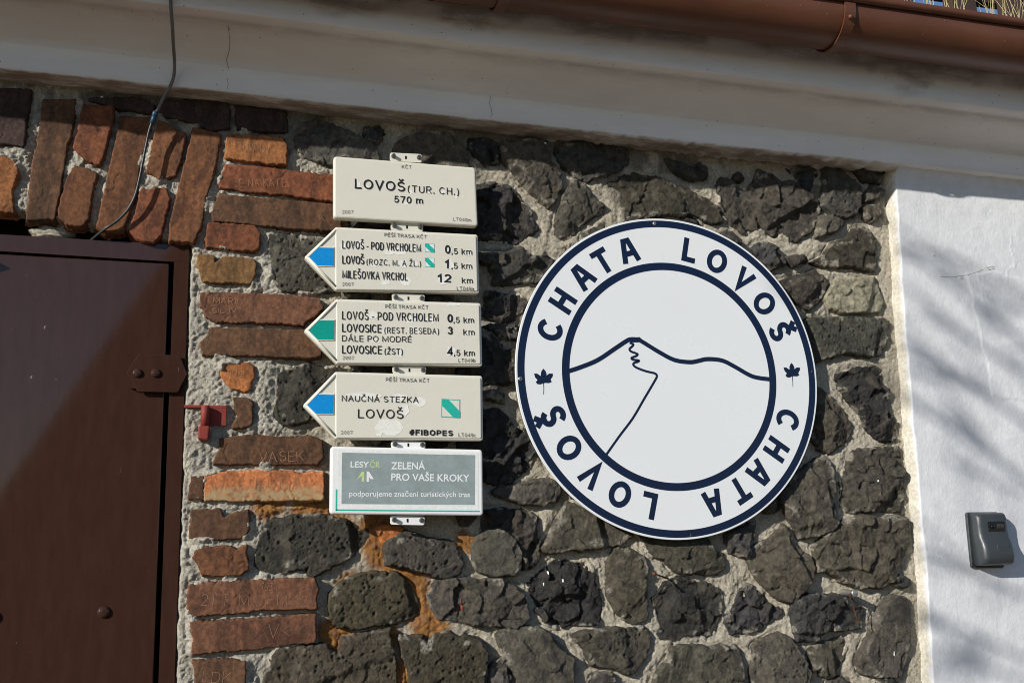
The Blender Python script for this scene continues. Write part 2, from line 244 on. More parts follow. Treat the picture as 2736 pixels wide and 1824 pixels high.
FLAKES = [
    (0, [236.3, 2462.3], 21.0, 27.2),
    (0, [259.8, 2454.1], 21.1, 14.9),
    (0, [309.4, 2462.6], 21.4, 22.4),
    (0, [345.1, 2457.7], 26.3, 17.5),
    (0, [369.1, 2451.8], 14.4, 17.5),
    (0, [415.0, 2455.1], 21.8, 12.6),
    (0, [449.0, 2454.9], 22.0, 15.2),
    (0, [357.1, 2423.5], 19.1, 14.9),
    (0, [485.7, 2447.4], 14.8, 12.7),
    (0, [502.9, 2447.3], 4.9, 10.2),
    (1, [202.5, 2303.5], 17.2, 21.7),
    (1, [243.9, 2309.4], 24.3, 21.8),
    (1, [314.0, 2291.4], 31.6, 18.2),
    (1, [342.2, 2296.6], 46.0, 21.9),
    (1, [377.7, 2302.1], 28.5, 18.3),
    (1, [279.1, 2260.5], 38.3, 18.1),
    (1, [349.3, 2264.1], 31.8, 21.8),
    (1, [379.4, 2265.6], 21.3, 22.0),
    (1, [307.2, 2218.6], 31.5, 21.6),
    (1, [356.4, 2220.8], 38.8, 25.3),
    (1, [464.1, 2306.8], 29.1, 25.9),
    (1, [515.1, 2300.3], 22.1, 18.6),
    (1, [467.4, 2270.0], 29.0, 29.5),
    (1, [452.6, 2228.9], 39.6, 32.9),
    (1, [518.4, 2265.2], 18.3, 22.2),
    (2, [277.1, 2133.2], 36.7, 22.6),
    (2, [366.2, 2125.0], 37.4, 19.0),
    (2, [418.9, 2126.9], 30.3, 23.0),
    (2, [306.8, 2094.6], 25.8, 18.8),
    (2, [381.1, 2098.9], 41.2, 22.8),
    (2, [433.9, 2096.8], 18.9, 22.9),
    (2, [284.9, 2069.5], 22.0, 15.0),
    (2, [343.9, 2041.2], 18.5, 22.5),
    (2, [467.6, 2048.3], 30.4, 26.6),
    (2, [476.4, 2167.6], 53.9, 11.7),
    (2, [514.0, 2095.6], 23.1, 15.4),
    (3, [256.7, 1935.8], 93.7, 21.9),
    (3, [340.3, 1933.4], 58.6, 22.1),
    (3, [388.2, 1923.1], 40.7, 29.6),
    (3, [318.6, 1863.7], 79.9, 47.3),
    (3, [293.3, 1852.7], 21.6, 32.5),
    (3, [355.0, 1904.2], 25.7, 33.1)]
ROUND = (1061.5, 2009.2, 424.1)
ROUND_LETTERS = [
    ('C', -71.8),
    ('H', -57.7),
    ('A', -43.2),
    ('T', -31.3),
    ('A', -17.9),
    ('L', 11.6),
    ('O', 25.4),
    ('V', 40.2),
    ('O', 54.5),
    ('Š', 68.9),
    ('C', 109.6),
    ('H', 124.1),
    ('A', 138.1),
    ('T', 149.9),
    ('A', 163.8),
    ('L', -166.3),
    ('O', -152.8),
    ('V', -138.3),
    ('O', -123.6),
    ('Š', -109.2)]
RIDGE = [
    [-283.8, 2.3],
    [-252.9, 12.6],
    [-204.7, 32.6],
    [-155.4, 64.4],
    [-124.2, 84.5],
    [-110.6, 90.1],
    [-90.4, 89.5],
    [-78.5, 84.1],
    [-33.6, 58.4],
    [8.7, 38.5],
    [52.1, 33.7],
    [77.5, 37.8],
    [103.1, 43.2],
    [144.3, 40.7],
    [178.5, 26.1],
    [221.9, 3.3],
    [247.3, -3.9],
    [282.8, -7.4]]
TRAIL = [
    [-114.7, 80.7],
    [-105.1, 77.4],
    [-106.5, 72.8],
    [-115.4, 64.4],
    [-112.1, 58.1],
    [-101.3, 54.3],
    [-94.1, 51.0],
    [-98.0, 46.3],
    [-110.4, 41.3],
    [-108.2, 36.7],
    [-91.9, 34.8],
    [-93.9, 31.3],
    [-105.0, 27.6],
    [-106.5, 21.8],
    [-97.1, 15.0],
    [-73.1, 6.9],
    [-48.9, 1.7],
    [-43.1, -5.2],
    [-49.9, -18.6],
    [-82.9, -67.9],
    [-115.4, -116.6],
    [-153.3, -161.8],
    [-189.5, -207.5]]
BUMP = [
    [-118.0, 88.7],
    [-108.5, 94.8],
    [-85.8, 96.7],
    [-74.1, 85.4],
    [-90.8, 82.5],
    [-112.2, 81.9]]
LEAF = [
    [0.0, 0.0],
    [4.8, -5.3],
    [7.7, -12.1],
    [7.5, -17.4],
    [14.7, -12.4],
    [24.3, -12.2],
    [24.1, -19.0],
    [18.0, -27.7],
    [21.1, -33.3],
    [14.0, -36.8],
    [4.0, -36.5],
    [0.4, -37.1],
    [0.5, -51.2],
    [-0.6, -65.7],
    [-2.1, -65.7],
    [-1.2, -51.2],
    [-1.6, -37.1],
    [-8.7, -40.6],
    [-17.4, -39.8],
    [-21.0, -34.6],
    [-16.4, -29.6],
    [-22.7, -22.4],
    [-25.0, -13.2],
    [-16.7, -13.1],
    [-7.3, -19.0],
    [-7.4, -12.4],
    [-4.7, -5.5]]
LEAF_AT = [
    [-350.3, 7.4],
    [351.1, 39.1]]
ROUND_SCREWS = [
    [-28.3, 409.0],
    [-411.5, -20.2],
    [407.8, 18.8],
    [24.8, -410.8]]
DOOR = {'frame_in': [[-188.0, 2258.0], [-180.1, 1302.0]],
 'frame_right': [[-155.3, 2303.4], [-146.4, 1300.2]],
 'leaf_right': [[-199.0, 2256.5], [-191.0, 1302.6]],
 'leaf_top': [[-566.4, 2261.0], [-204.0, 2256.3]],
 'plate': [[-255.3, 2033.6], [-165.3, 2032.8], [-146.8, 1989.7], [-166.4, 1945.4], [-253.9, 1945.9], [-279.5, 1990.0]],
 'plate_rivets': [[-256.5, 1989.0], [-216.6, 1989.9]],
 'rivets': [[-301.7, 1458.0], [-523.3, 1456.3]],
 'shadow_tip': [[-564.9, 2240.7], [-540.6, 2227.7], [-563.0, 2213.4]],
 'top_in': [[-566.8, 2266.3], [-192.4, 2260.6]],
 'top_out': [[-569.6, 2306.3], [-154.1, 2302.5]]}
PINTLE = {'bar': [[-150.5, 1915.4], [-58.5, 1916.6], [-55.7, 1868.7], [-70.6, 1868.6], [-72.0, 1909.7], [-150.2, 1908.8]],
 'collar': [[-116.6, 1864.9], [-90.5, 1865.4], [-93.0, 1832.3], [-116.6, 1835.0]],
 'pin': [[-102.5, 1914.6], [-100.7, 1864.9]]}
CABLE = [
    [-204.9, 2892.9, -245.0],
    [-203.2, 2823.3, -238.0],
    [-201.4, 2790.2, -232.0],
    [-199.5, 2768.4, -222.0],
    [-197.6, 2743.7, -200.0],
    [-200.1, 2740.1, -135.0],
    [-200.2, 2722.5, -85.0],
    [-201.7, 2692.3, -68.0],
    [-210.7, 2662.6, -66.0],
    [-223.3, 2641.7, -55.0],
    [-234.0, 2620.3, -45.0],
    [-242.2, 2605.6, -40.0],
    [-252.8, 2569.2, -34.0],
    [-258.4, 2537.4, -30.0],
    [-265.9, 2481.2, -28.0],
    [-271.0, 2444.3, -26.0],
    [-279.3, 2403.5, -22.0],
    [-294.6, 2369.8, -18.0],
    [-318.2, 2342.1, -14.0],
    [-342.5, 2324.3, -8.0],
    [-380.4, 2302.1, 28.0]]
KEYBOX = {'back': [[1913.3, 1642.5], [2016.9, 1641.8], [2015.9, 1489.9], [1911.4, 1492.1]], 'lower': [1912.5, 1522.1]}
NAIL = [
    [974.0, 1505.6, -45],
    [1041.2, 1488.4, -5]]
WIRE = [
    [1530.7, 1442.3, -20.0],
    [1520.7, 1435.6, -20.0],
    [1523.8, 1422.9, -22.0],
    [1526.5, 1407.1, -24.0],
    [1529.2, 1391.3, -26.0],
    [1531.5, 1378.8, -28.0],
    [1535.7, 1371.8, -30.0],
    [1541.4, 1365.9, -30.0],
    [1537.4, 1362.3, -30.0],
    [1528.7, 1363.9, -30.0],
    [1527.0, 1369.7, -30.0],
    [1534.0, 1372.5, -30.0]]
BOLT = [
    1536.9,
    1439.4,
    -10]
SCRATCH = [
    ('MARIO', [-94.4, 2160.5], [-27.9, 2157.5], 13.0),
    ('SIL IV', [-96.1, 2135.3], [-41.2, 2136.4], 11.1),
    ('TOWITA', [-49.1, 2543.6], [22.0, 2545.4], 21.9),
    ('JE NA KATE', [-53.4, 2450.6], [66.3, 2461.2], 19.6),
    ('VAŠEK', [21.4, 1784.1], [122.3, 1787.8], 22.4),
    ('KUBA', [16.0, 1721.1], [118.1, 1722.1], 25.9),
    ('1954', [32.9, 1496.3], [68.7, 1489.7], 16.0),
    ('21 T. MJ + M 12', [-95.4, 1465.5], [134.2, 1455.3], 24.4),
    ('V<', [51.7, 1388.0], [99.7, 1387.6], 31.6),
    ('SUSI', [-57.3, 1988.0], [-20.8, 1983.3], 13.6),
    ('LDK', [-87.5, 1301.8], [-27.5, 1298.5], 22.1),
    ('K', [151.7, 2373.1], [163.7, 2374.9], 19.8)]
STAIN = [
    [177.6, 1639.5, 90],
    [292.1, 1620.0, 70],
    [319.1, 1567.1, 75],
    [372.9, 1513.4, 80],
    [408.6, 1443.0, 80],
    [426.4, 1382.2, 60],
    [231.6, 1500.5, 50],
    [207.0, 1391.6, 60],
    [368.4, 1291.9, 70],
    [328.6, 1378.0, 50],
    [47.6, 1693.3, 60],
    [142.3, 1674.8, 70],
    [510.2, 1589.2, 40]]
POSTS = [
    [[2251, 3506], [2326, 3516]],
    [[2496, 3537], [2605, 3551]],
    [[2724, 3566], [2824, 3578]]]
RAILS = [
    3587.7,
    3538.1]
BRACKETS = [
    1426.5,
    543.3]
FLECKS = [
    (721.1, 1513.7, 5, 6, 'white'),
    (754.8, 1493.9, 4, 6, 'white'),
    (708.2, 1485.8, 2, 6, 'white'),
    (500.3, 1438.7, 4, 9, 'red'),
    (497.4, 1453.2, 3, 8, 'red'),
    (1662.7, 1279.0, 2, 9, 'white'),
    (1659.2, 1730.6, 4, 4, 'white'),
    (-369.1, 2657.7, 9, 5, 'white'),
    (739.2, 2629.7, 6, 4, 'white')]
PEEL = [
    [1917.9, 2313.7],
    [1950.7, 2314.1],
    [1989.2, 2318.2],
    [2028.7, 2327.9],
    [2069.1, 2342.3],
    [2096.3, 2352.7],
    [2115.3, 2349.1]]
LUMP = [
    -466.6,
    2320.2]
TWIGS = [
    ([1801.9, 2403.5], [2169.0, 2141.1], 0.016),
    ([1878.4, 2208.2], [2184.3, 2031.1], 0.013),
    ([1708.1, 1989.6], [2111.9, 1741.2], 0.02),
    ([1710.5, 1379.2], [2069.1, 1237.9], 0.014),
    ([1966.2, 2311.4], [2210.2, 2209.5], 0.011),
    ([1978.9, 2016.0], [2186.3, 1868.5], 0.016),
    ([1763.9, 1542.8], [2093.2, 1404.3], 0.01),
    ([1926.4, 2399.1], [2218.5, 2266.3], 0.008),
    ([1781.0, 2107.6], [2093.3, 1932.0], 0.009),
    ([1900.1, 1783.4], [2145.6, 1678.3], 0.01),
    ([1717.8, 1293.2], [2060.7, 1180.3], 0.011)]
REFLECTION_HUT = [  # roof edge of the added hut, worked back from the door reflection
    [-2.791, 2.128],
    [-1.054, 5.147]]

# ------------------------------------------------------------------ noise
def _h(ix, iy, seed):
    n = (ix.astype(np.int64) * 374761393 + iy.astype(np.int64) * 668265263 + seed * 982451653) & 0xffffffff
    n = ((n ^ (n >> 13)) * 1274126177) & 0xffffffff
    n = n ^ (n >> 16)
    return (n & 0xffff).astype(np.float64) / 65535.0


def vn(x, y, seed=0):
    ix, iy = np.floor(x), np.floor(y)
    fx, fy = x - ix, y - iy
    fx = fx * fx * fx * (fx * (fx * 6 - 15) + 10)
    fy = fy * fy * fy * (fy * (fy * 6 - 15) + 10)
    a, b = _h(ix, iy, seed), _h(ix + 1, iy, seed)
    c, e = _h(ix, iy + 1, seed), _h(ix + 1, iy + 1, seed)
    return ((a + (b - a) * fx) * (1 - fy) + (c + (e - c) * fx) * fy) * 2 - 1


def fbm(x, y, size, octv=4, seed=0, gain=0.5):
    v, a, f, t = 0, 1.0, 1.0 / size, 0
    for i in range(octv):
        v = v + a * vn(x * f + 17.3 * i, y * f - 9.1 * i, seed + i)
        t += a
        a *= gain
        f *= 2.03
    return v / t


def worley(x, y, size, seed=0):
    gx, gy = x / size, y / size
    ix, iy = np.floor(gx), np.floor(gy)
    d1 = np.full(x.shape, 9.0)
    idx = np.zeros(x.shape)
    ox = np.zeros(x.shape)
    oy = np.zeros(x.shape)
    for i in (-1, 0, 1):
        for j in (-1, 0, 1):
            cx, cy = ix + i, iy + j
            px, py = cx + _h(cx, cy, seed), cy + _h(cx, cy, seed + 77)
            dd = np.hypot(gx - px, gy - py)
            k = dd < d1
            d1 = np.where(k, dd, d1)
            idx = np.where(k, _h(cx, cy, seed + 191), idx)
            ox = np.where(k, gx - px, ox)
            oy = np.where(k, gy - py, oy)
    return d1, idx, ox * size, oy * size


def sdf(px, pz, poly):
    """distance to the outline, positive inside"""
    P = np.asarray(poly, float)
    d = np.full(px.shape, 1e18)
    ins = np.zeros(px.shape, bool)
    n = len(P)
    for i in range(n):
        a, b = P[i], P[(i + 1) % n]
        e = b - a
        wx, wz = px - a[0], pz - a[1]
        t = np.clip((wx * e[0] + wz * e[1]) / (e @ e + 1e-9), 0, 1)
        d = np.minimum(d, (wx - e[0] * t) ** 2 + (wz - e[1] * t) ** 2)
        c = ((a[1] > pz) != (b[1] > pz))
        if abs(e[1]) > 1e-9:
            ins ^= c & (px < e[0] * (pz - a[1]) / e[1] + a[0])
    return np.where(ins, 1, -1) * np.sqrt(d)


def smooth01(t):
    t = np.clip(t, 0, 1)
    return t * t * (3 - 2 * t)


# ------------------------------------------------------------------ object helpers
def prop(o, label=None, cat=None, group=None, kind=None):
    if label: o['label'] = label
    if cat: o['category'] = cat
    if group: o['group'] = group
    if kind: o['kind'] = kind
    return o


def thing(name, label, cat, loc=(0, 0, 0), group=None):
    o = bpy.data.objects.new(name, None)
    o.empty_display_size = 0.05
    o.location = loc
    COL.objects.link(o)
    return prop(o, label, cat, group, 'thing')


def link(name, me, mat=None, parent=None, smooth=False, color=None):
    if mat is not None and not me.materials:
        me.materials.append(mat)
    if smooth:
        me.polygons.foreach_set('use_smooth', [True] * len(me.polygons))
    o = bpy.data.objects.new(name, me)
    COL.objects.link(o)
    if parent is not None:
        o.parent = parent
        pl = parent
        while pl is not None:
            o.location = o.location - Vector(pl.location)
            pl = pl.parent
    if color is not None:
        o.color = (*color, 1)
    return o


def pyd(name, v, f, mat, parent=None, smooth=False, color=None):
    me = bpy.data.meshes.new(name)
    me.from_pydata([tuple(p) for p in v], [], f)
    me.update()
    return link(name, me, mat, parent, smooth, color)


def quads(name, V, Q, mat, parent=None, smooth=True, color=None, attr=None):
    """fast build: V (n,3) in metres, Q (m,4)"""
    me = bpy.data.meshes.new(name)
    me.vertices.add(len(V))
    me.vertices.foreach_set('co', np.ascontiguousarray(V, np.float32).ravel())
    me.loops.add(Q.size)
    me.loops.foreach_set('vertex_index', np.ascontiguousarray(Q, np.int32).ravel())
    me.polygons.add(len(Q))
    me.polygons.foreach_set('loop_start', np.arange(0, Q.size, 4, dtype=np.int32))
    me.polygons.foreach_set('use_smooth', np.full(len(Q), smooth))
    if attr:
        for k, a in attr.items():
            at = me.attributes.new(k, 'FLOAT', 'POINT')
            at.data.foreach_set('value', np.ascontiguousarray(a, np.float32))
    me.update(calc_edges=True)
    return link(name, me, mat, parent, False, color)


def grid_mesh(name, X, Y, Z, keep, mat, parent=None, color=None, attr=None):
    """height field over (X, Z) in mm, rows along axis 0 (z up), front face towards -Y"""
    ny, nx = X.shape
    ids = np.arange(ny * nx).reshape(ny, nx)
    k = keep[:-1, :-1] | keep[1:, :-1] | keep[:-1, 1:] | keep[1:, 1:]
    a, b, c, d = ids[:-1, :-1][k], ids[:-1, 1:][k], ids[1:, 1:][k], ids[1:, :-1][k]
    Q = np.stack([a, b, c, d], 1)
    used = np.zeros(ny * nx, bool)
    used[Q.ravel()] = True
    rm = np.cumsum(used) - 1
    V = np.stack([X.ravel(), Y.ravel(), Z.ravel()], 1)[used] / 1000.0
    at = {n: v.ravel()[used] for n, v in (attr or {}).items()}
    return quads(name, V, rm[Q], mat, parent, True, color, at)


def rings(name, loops, mat, parent=None, smooth=False, cap0=True, cap1=True, color=None):
    """skin a list of equal point loops (metres)"""
    n = len(loops[0])
    v = [p for lp in loops for p in lp]
    f = []
    for i in range(len(loops) - 1):
        for j in range(n):
            k = (j + 1) % n
            f.append((i * n + j, i * n + k, (i + 1) * n + k, (i + 1) * n + j))
    if cap0: f.append(tuple(range(n))[::-1])
    if cap1: f.append(tuple((len(loops) - 1) * n + j for j in range(n)))
    o = pyd(name, v, f, mat, parent, smooth, color)
    bm = bmesh.new()
    bm.from_mesh(o.data)
    bmesh.ops.recalc_face_normals(bm, faces=bm.faces)
    bm.to_mesh(o.data)
    bm.free()
    return o


def ccw(poly):
    P = np.asarray(poly, float)
    a = np.sum(P[:, 0] * np.roll(P[:, 1], -1) - np.roll(P[:, 0], -1) * P[:, 1])
    return P if a > 0 else P[::-1]


def rounded(poly, r, seg=5):
    P = ccw(poly)
    out = []
    n = len(P)
    for i in range(n):
        p, a, b = P[i], P[i - 1], P[(i + 1) % n]
        u, v = (a - p) / np.linalg.norm(a - p), (b - p) / np.linalg.norm(b - p)
        ang = math.acos(np.clip(u @ v, -1, 1))
        t = min(r / math.tan(ang / 2), np.linalg.norm(a - p) * .45, np.linalg.norm(b - p) * .45)
        rr = t * math.tan(ang / 2)
        c = p + (u + v) / np.linalg.norm(u + v) * rr / math.sin(ang / 2)
        s, e = p + u * t - c, p + v * t - c
        a0, a1 = math.atan2(s[1], s[0]), math.atan2(e[1], e[0])
        da = (a1 - a0 + math.pi) % (2 * math.pi) - math.pi
        for k in range(seg + 1):
            out.append(c + rr * np.array([math.cos(a0 + da * k / seg), math.sin(a0 + da * k / seg)]))
    return np.array(out)


def inset(P, d):
    a, b = np.roll(P, 1, 0), np.roll(P, -1, 0)
    t1, t2 = P - a, b - P
    n1 = np.stack([-t1[:, 1], t1[:, 0]], 1) / (np.linalg.norm(t1, axis=1, keepdims=True) + 1e-9)
    n2 = np.stack([-t2[:, 1], t2[:, 0]], 1) / (np.linalg.norm(t2, axis=1, keepdims=True) + 1e-9)
    m_ = n1 + n2
    m_ = m_ / (np.sum(m_ * m_, 1, keepdims=True) / 2 + 1e-9)
    return P + m_ * d


def plate(name, poly, yf, th, bev, mat, parent, r=6, seg=5, smooth=False, color=None):
    """solid slab with a rolled edge: outline in mm, front at yf, thickness th, edge radius bev (all mm)"""
    P = rounded(poly, r, seg) if r else ccw(poly)
    lay = [(P, yf + th), (P, yf + bev)]
    if bev > 0:
        for k in (1, 2, 3):
            a = k / 3 * math.pi / 2
            lay.append((inset(P, bev * (1 - math.cos(a))), yf + bev * (1 - math.sin(a))))
    loops = [[(x / 1000, y / 1000, z / 1000) for x, z in L] for L, y in lay]
    return rings(name, loops, mat, parent, smooth, color=color)


def patch(name, poly, y, mat, parent, color=None):
    """thin film laid on a face, mm"""
    return plate(name, poly, y, 0.25, 0, mat, parent, r=0, color=color)


def tube(name, pts, rad, mat, parent=None, n=8, smooth=True):
    P = [Vector(p) for p in pts]
    R = rad if isinstance(rad, (list, tuple)) else [rad] * len(P)
    loops = []
    up = None
    for i, p in enumerate(P):
        t = (P[min(i + 1, len(P) - 1)] - P[max(i - 1, 0)]).normalized()
        if up is None:
            up = t.orthogonal().normalized()
        up = (up - t * up.dot(t)).normalized()
        s = t.cross(up)
        loops.append([tuple(p + (up * math.cos(2 * math.pi * k / n) + s * math.sin(2 * math.pi * k / n)) * R[i]) for k in range(n)])
    return rings(name, loops, mat, parent, smooth)


def stud(name, x, y, z, r, h, mat, parent, dome=True, n=14):
    """round head on a face looking to -Y; x, y, z, r, h in mm"""
    prof = [(1, 0), (1, .35), (.92, .62), (.7, .86), (.38, .97), (.12, 1)] if dome else [(1, 0), (1, .9), (.9, 1)]
    loops = [[((x + r * q * math.cos(2 * math.pi * k / n)) / 1000, (y - h * t) / 1000, (z + r * q * math.sin(2 * math.pi * k / n)) / 1000) for k in range(n)] for q, t in prof]
    return rings(name, loops, mat, parent, dome)


def box(name, x0, x1, y0, y1, z0, z1, mat, parent=None, bev=0.0):
    bm = bmesh.new()
    bmesh.ops.create_cube(bm, size=1)
    for v in bm.verts:
        v.co = ((x0 + x1) / 2 + v.co.x * (x1 - x0), (y0 + y1) / 2 + v.co.y * (y1 - y0), (z0 + z1) / 2 + v.co.z * (z1 - z0))
    if bev:
        bmesh.ops.bevel(bm, geom=bm.edges[:], offset=bev, segments=2, affect='EDGES', profile=.6)
    me = bpy.data.meshes.new(name)
    bm.to_mesh(me)
    bm.free()
    return link(name, me, mat, parent)


# ------------------------------------------------------------------ materials
class NT:
    def __init__(s, name, rough=.6, spec=.5, metal=0):
        s.m = bpy.data.materials.new(name)
        s.m.use_nodes = True
        s.t = s.m.node_tree
        s.b = s.t.nodes['Principled BSDF']
        s.b.inputs['Roughness'].default_value = rough
        s.b.inputs['Specular IOR Level'].default_value = spec
        s.b.inputs['Metallic'].default_value = metal
        s.pos = None

    def n(s, typ, **k):
        q = s.t.nodes.new('ShaderNode' + typ)
        for a, v in k.items():
            setattr(q, a, v)
        return q

    def l(s, a, b): s.t.links.new(a, b)

    def P(s, scale=(1, 1, 1)):
        if s.pos is None:
            s.pos = s.n('NewGeometry').outputs['Position']
        if scale == (1, 1, 1):
            return s.pos
        mp = s.n('Mapping')
        mp.inputs['Scale'].default_value = scale
        s.l(s.pos, mp.inputs[0])
        return mp.outputs[0]

    def noise(s, scale, detail=4, rough=.6, vec=None, dist=0):
        q = s.n('TexNoise')
        q.inputs['Scale'].default_value = scale
        q.inputs['Detail'].default_value = detail
        q.inputs['Roughness'].default_value = rough
        q.inputs['Distortion'].default_value = dist
        s.l(vec or s.P(), q.inputs['Vector'])
        return q.outputs['Fac']

    def vor(s, scale, feature='F1', vec=None, out='Distance'):
        q = s.n('TexVoronoi', feature=feature)
        q.inputs['Scale'].default_value = scale
        s.l(vec or s.P(), q.inputs['Vector'])
        return q.outputs[out]

    def ramp(s, fac, a, b, v0=0.0, v1=1.0):
        q = s.n('MapRange')
        q.interpolation_type = 'SMOOTHSTEP'
        for i, v in zip((1, 2, 3, 4), (a, b, v0, v1)):
            q.inputs[i].default_value = v
        s.l(fac, q.inputs[0])
        return q.outputs[0]

    def math(s, op, a, b=None):
        q = s.n('Math', operation=op)
        for i, v in enumerate((a, b)):
            if v is None: continue
            if isinstance(v, (int, float)): q.inputs[i].default_value = v
            else: s.l(v, q.inputs[i])
        return q.outputs[0]

    def mix(s, fac, a, b, mode='MIX'):
        q = s.n('MixRGB', blend_type=mode)
        for i, v in zip((0, 1, 2), (fac, a, b)):
            if isinstance(v, (int, float)): q.inputs[i].default_value = v
            elif isinstance(v, tuple): q.inputs[i].default_value = (*v, 1) if len(v) == 3 else v
            else: s.l(v, q.inputs[i])
        return q.outputs[0]

    def attr(s, name):
        return s.n('Attribute', attribute_name=name).outputs['Fac']

    def objcol(s):
        return s.n('ObjectInfo').outputs['Color']

    def rnd(s):
        return s.n('ObjectInfo').outputs['Random']

    def color(s, c):
        if isinstance(c, tuple): s.b.inputs['Base Color'].default_value = (*c, 1)
        else: s.l(c, s.b.inputs['Base Color'])
        return s

    def bump(s, h, dist=.002, strength=1.0):
        q = s.n('Bump')
        q.inputs['Strength'].default_value = strength
        q.inputs['Distance'].default_value = dist
        s.l(h, q.inputs['Height'])
        prev = s.b.inputs['Normal'].links
        if prev: s.l(prev[0].from_socket, q.inputs['Normal'])
        s.l(q.outputs[0], s.b.inputs['Normal'])
        return s

    def rough(s, r):
        s.l(r, s.b.inputs['Roughness'])
        return s


def m_stone():
    t = NT('basalt', .8, .35)
    base = t.objcol()
    big = t.noise(14, 4, .6, dist=.6)
    sh = t.math('ADD', big, t.math('MULTIPLY', t.rnd(), .3))
    c = t.mix(t.ramp(sh, .62, .82, 0, .55), base, (.115, .1, .072), 'MIX')
    mid = t.noise(60, 5, .7)
    c = t.mix(t.ramp(mid, .3, .72), t.mix(1, c, (.5, .5, .52), 'MULTIPLY'), t.mix(1, c, (1.5, 1.46, 1.4), 'MULTIPLY'))
    fine = t.noise(330, 3, .75)
    c = t.mix(t.ramp(fine, .56, .78, 0, .45), c, (.15, .135, .11))
    c = t.mix(t.math('MULTIPLY', t.attr('smear'), t.ramp(t.noise(130, 5, .7), .35, .55)), c, t.mix(t.ramp(mid, .3, .7), (.26, .235, .19), (.46, .42, .34)))
    t.color(c)
    pit = t.vor(210)
    t.bump(t.ramp(pit, .0, .34), .0016, .5)
    t.bump(t.noise(75, 6, .75), .010, .9)
    t.bump(t.noise(210, 4, .8), .0045, .9)
    return t.m


def m_brick():
    t = NT('fired_clay', .82, .3)
    base = t.objcol()
    v = t.P((1, 1, .35))
    big = t.noise(26, 4, .65, vec=v, dist=.8)
    c = t.mix(t.ramp(big, .4, .66, 0, .8), base, t.mix(1, base, (.36, .38, .42), 'MULTIPLY'))
    med = t.noise(90, 5, .7)
    c = t.mix(t.ramp(med, .34, .7), t.mix(1, c, (.68, .64, .62), 'MULTIPLY'), t.mix(1, c, (1.25, 1.22, 1.15), 'MULTIPLY'))
    soot_shade = t.noise(44, 5, .75, dist=1.2)  # soot blotches only
    c = t.mix(t.ramp(soot_shade, .56, .72, 0, .8), c, (.03, .026, .024))
    sp = t.vor(75)
    c = t.mix(t.ramp(sp, .06, .16, .8, 0), c, (.03, .024, .02))
    fine = t.noise(420, 2, .7)
    c = t.mix(t.ramp(fine, .68, .78, 0, .7), c, (.42, .3, .22))
    pale = t.attr('tint')
    c = t.mix(t.math('MULTIPLY', pale, t.ramp(t.noise(70, 4), .3, .6)), c, (.34, .25, .13))
    t.color(c)
    t.bump(med, .0025, .55)
    t.bump(fine, .0009, .6)
    return t.m


def m_mortar():
    t = NT('lime_mortar', .92, .2)
    g = t.noise(150, 6, .8)
    w = t.noise(9, 4, .6)
    c = t.mix(t.ramp(w, .35, .65), (.55, .50, .395), (.65, .595, .48))
    gz = t.attr('grey')
    c = t.mix(gz, c, t.mix(t.ramp(w, .35, .65), (.53, .495, .415), (.63, .595, .50)))
    c = t.mix(t.ramp(g, .3, .7), t.mix(1, c, (.62, .6, .57), 'MULTIPLY'), t.mix(1, c, (1.22, 1.21, 1.2), 'MULTIPLY'))
    st = t.attr('tint')
    oz = t.noise(55, 5, .7)
    oc = t.mix(t.ramp(oz, .3, .7), (.25, .085, .018), (.47, .24, .075))
    c = t.mix(t.math('MULTIPLY', st, t.ramp(oz, .22, .5, .55, 1)), c, oc)
    dk = t.attr('soot_shade')  # dirt together with eave shade painted into the colour
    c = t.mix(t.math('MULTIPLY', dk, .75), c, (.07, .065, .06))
    pv = t.vor(110)
    c = t.mix(t.ramp(pv, .05, .16, .75, 0), c, (.07, .06, .05))
    sp = t.noise(380, 2, .8)
    c = t.mix(t.ramp(sp, .66, .74, 0, .7), c, (.66, .63, .56))
    t.color(c)
    t.bump(t.ramp(pv, 0, .25), .003, .6)
    t.bump(g, .009, .85)
    t.bump(sp, .003, 1.0)
    return t.m


def m_plaster():
    t = NT('white_plaster', .82, .25)
    cr = t.attr('cream')
    n1 = t.noise(30, 4, .6)
    w = t.mix(t.ramp(n1, .3, .7), (.63, .64, .655), (.69, .70, .71))
    creamc = t.mix(t.ramp(t.noise(120, 5, .75), .35, .65), (.50, .46, .37), (.68, .65, .56))
    c = t.mix(cr, w, creamc)
    sp = t.noise(8, 3)
    c = t.mix(t.ramp(sp, .72, .76, 0, .5), c, (.5, .45, .36))
    t.color(c)
    v = t.P((1, 1, .55))
    t.bump(t.noise(105, 3, .55, vec=t.P((1, 1, .8))), .0017, .55)
    t.bump(t.noise(300, 3, .7), .0012, .5)
    return t.m


def m_cornice():
    t = NT('cornice_paint', .8, .25)
    n1 = t.noise(7, 5, .65, vec=t.P((.5, 1, 2)))
    c = t.mix(t.ramp(n1, .35, .7), (.77, .755, .74), (.83, .82, .805))
    st = t.noise(40, 5, .7, vec=t.P((.22, 1, 1.6)))
    c = t.mix(t.ramp(st, .66, .84, 0, .22), c, (.34, .29, .23))
    sp = t.vor(34)
    c = t.mix(t.ramp(sp, .035, .07, .8, 0), c, (.05, .045, .04))
    so = t.attr('soot_shade')  # brown dirt together with shade painted below the gutter
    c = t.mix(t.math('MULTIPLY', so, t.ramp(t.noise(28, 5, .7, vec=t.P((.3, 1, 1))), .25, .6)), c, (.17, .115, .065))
    t.color(c)
    t.bump(t.noise(70, 5, .65, vec=t.P((.5, 1, 1.3))), .003, .5)
    t.bump(t.noise(22, 3, .5, vec=t.P((.3, 1, 1))), .006, .4)
    return t.m


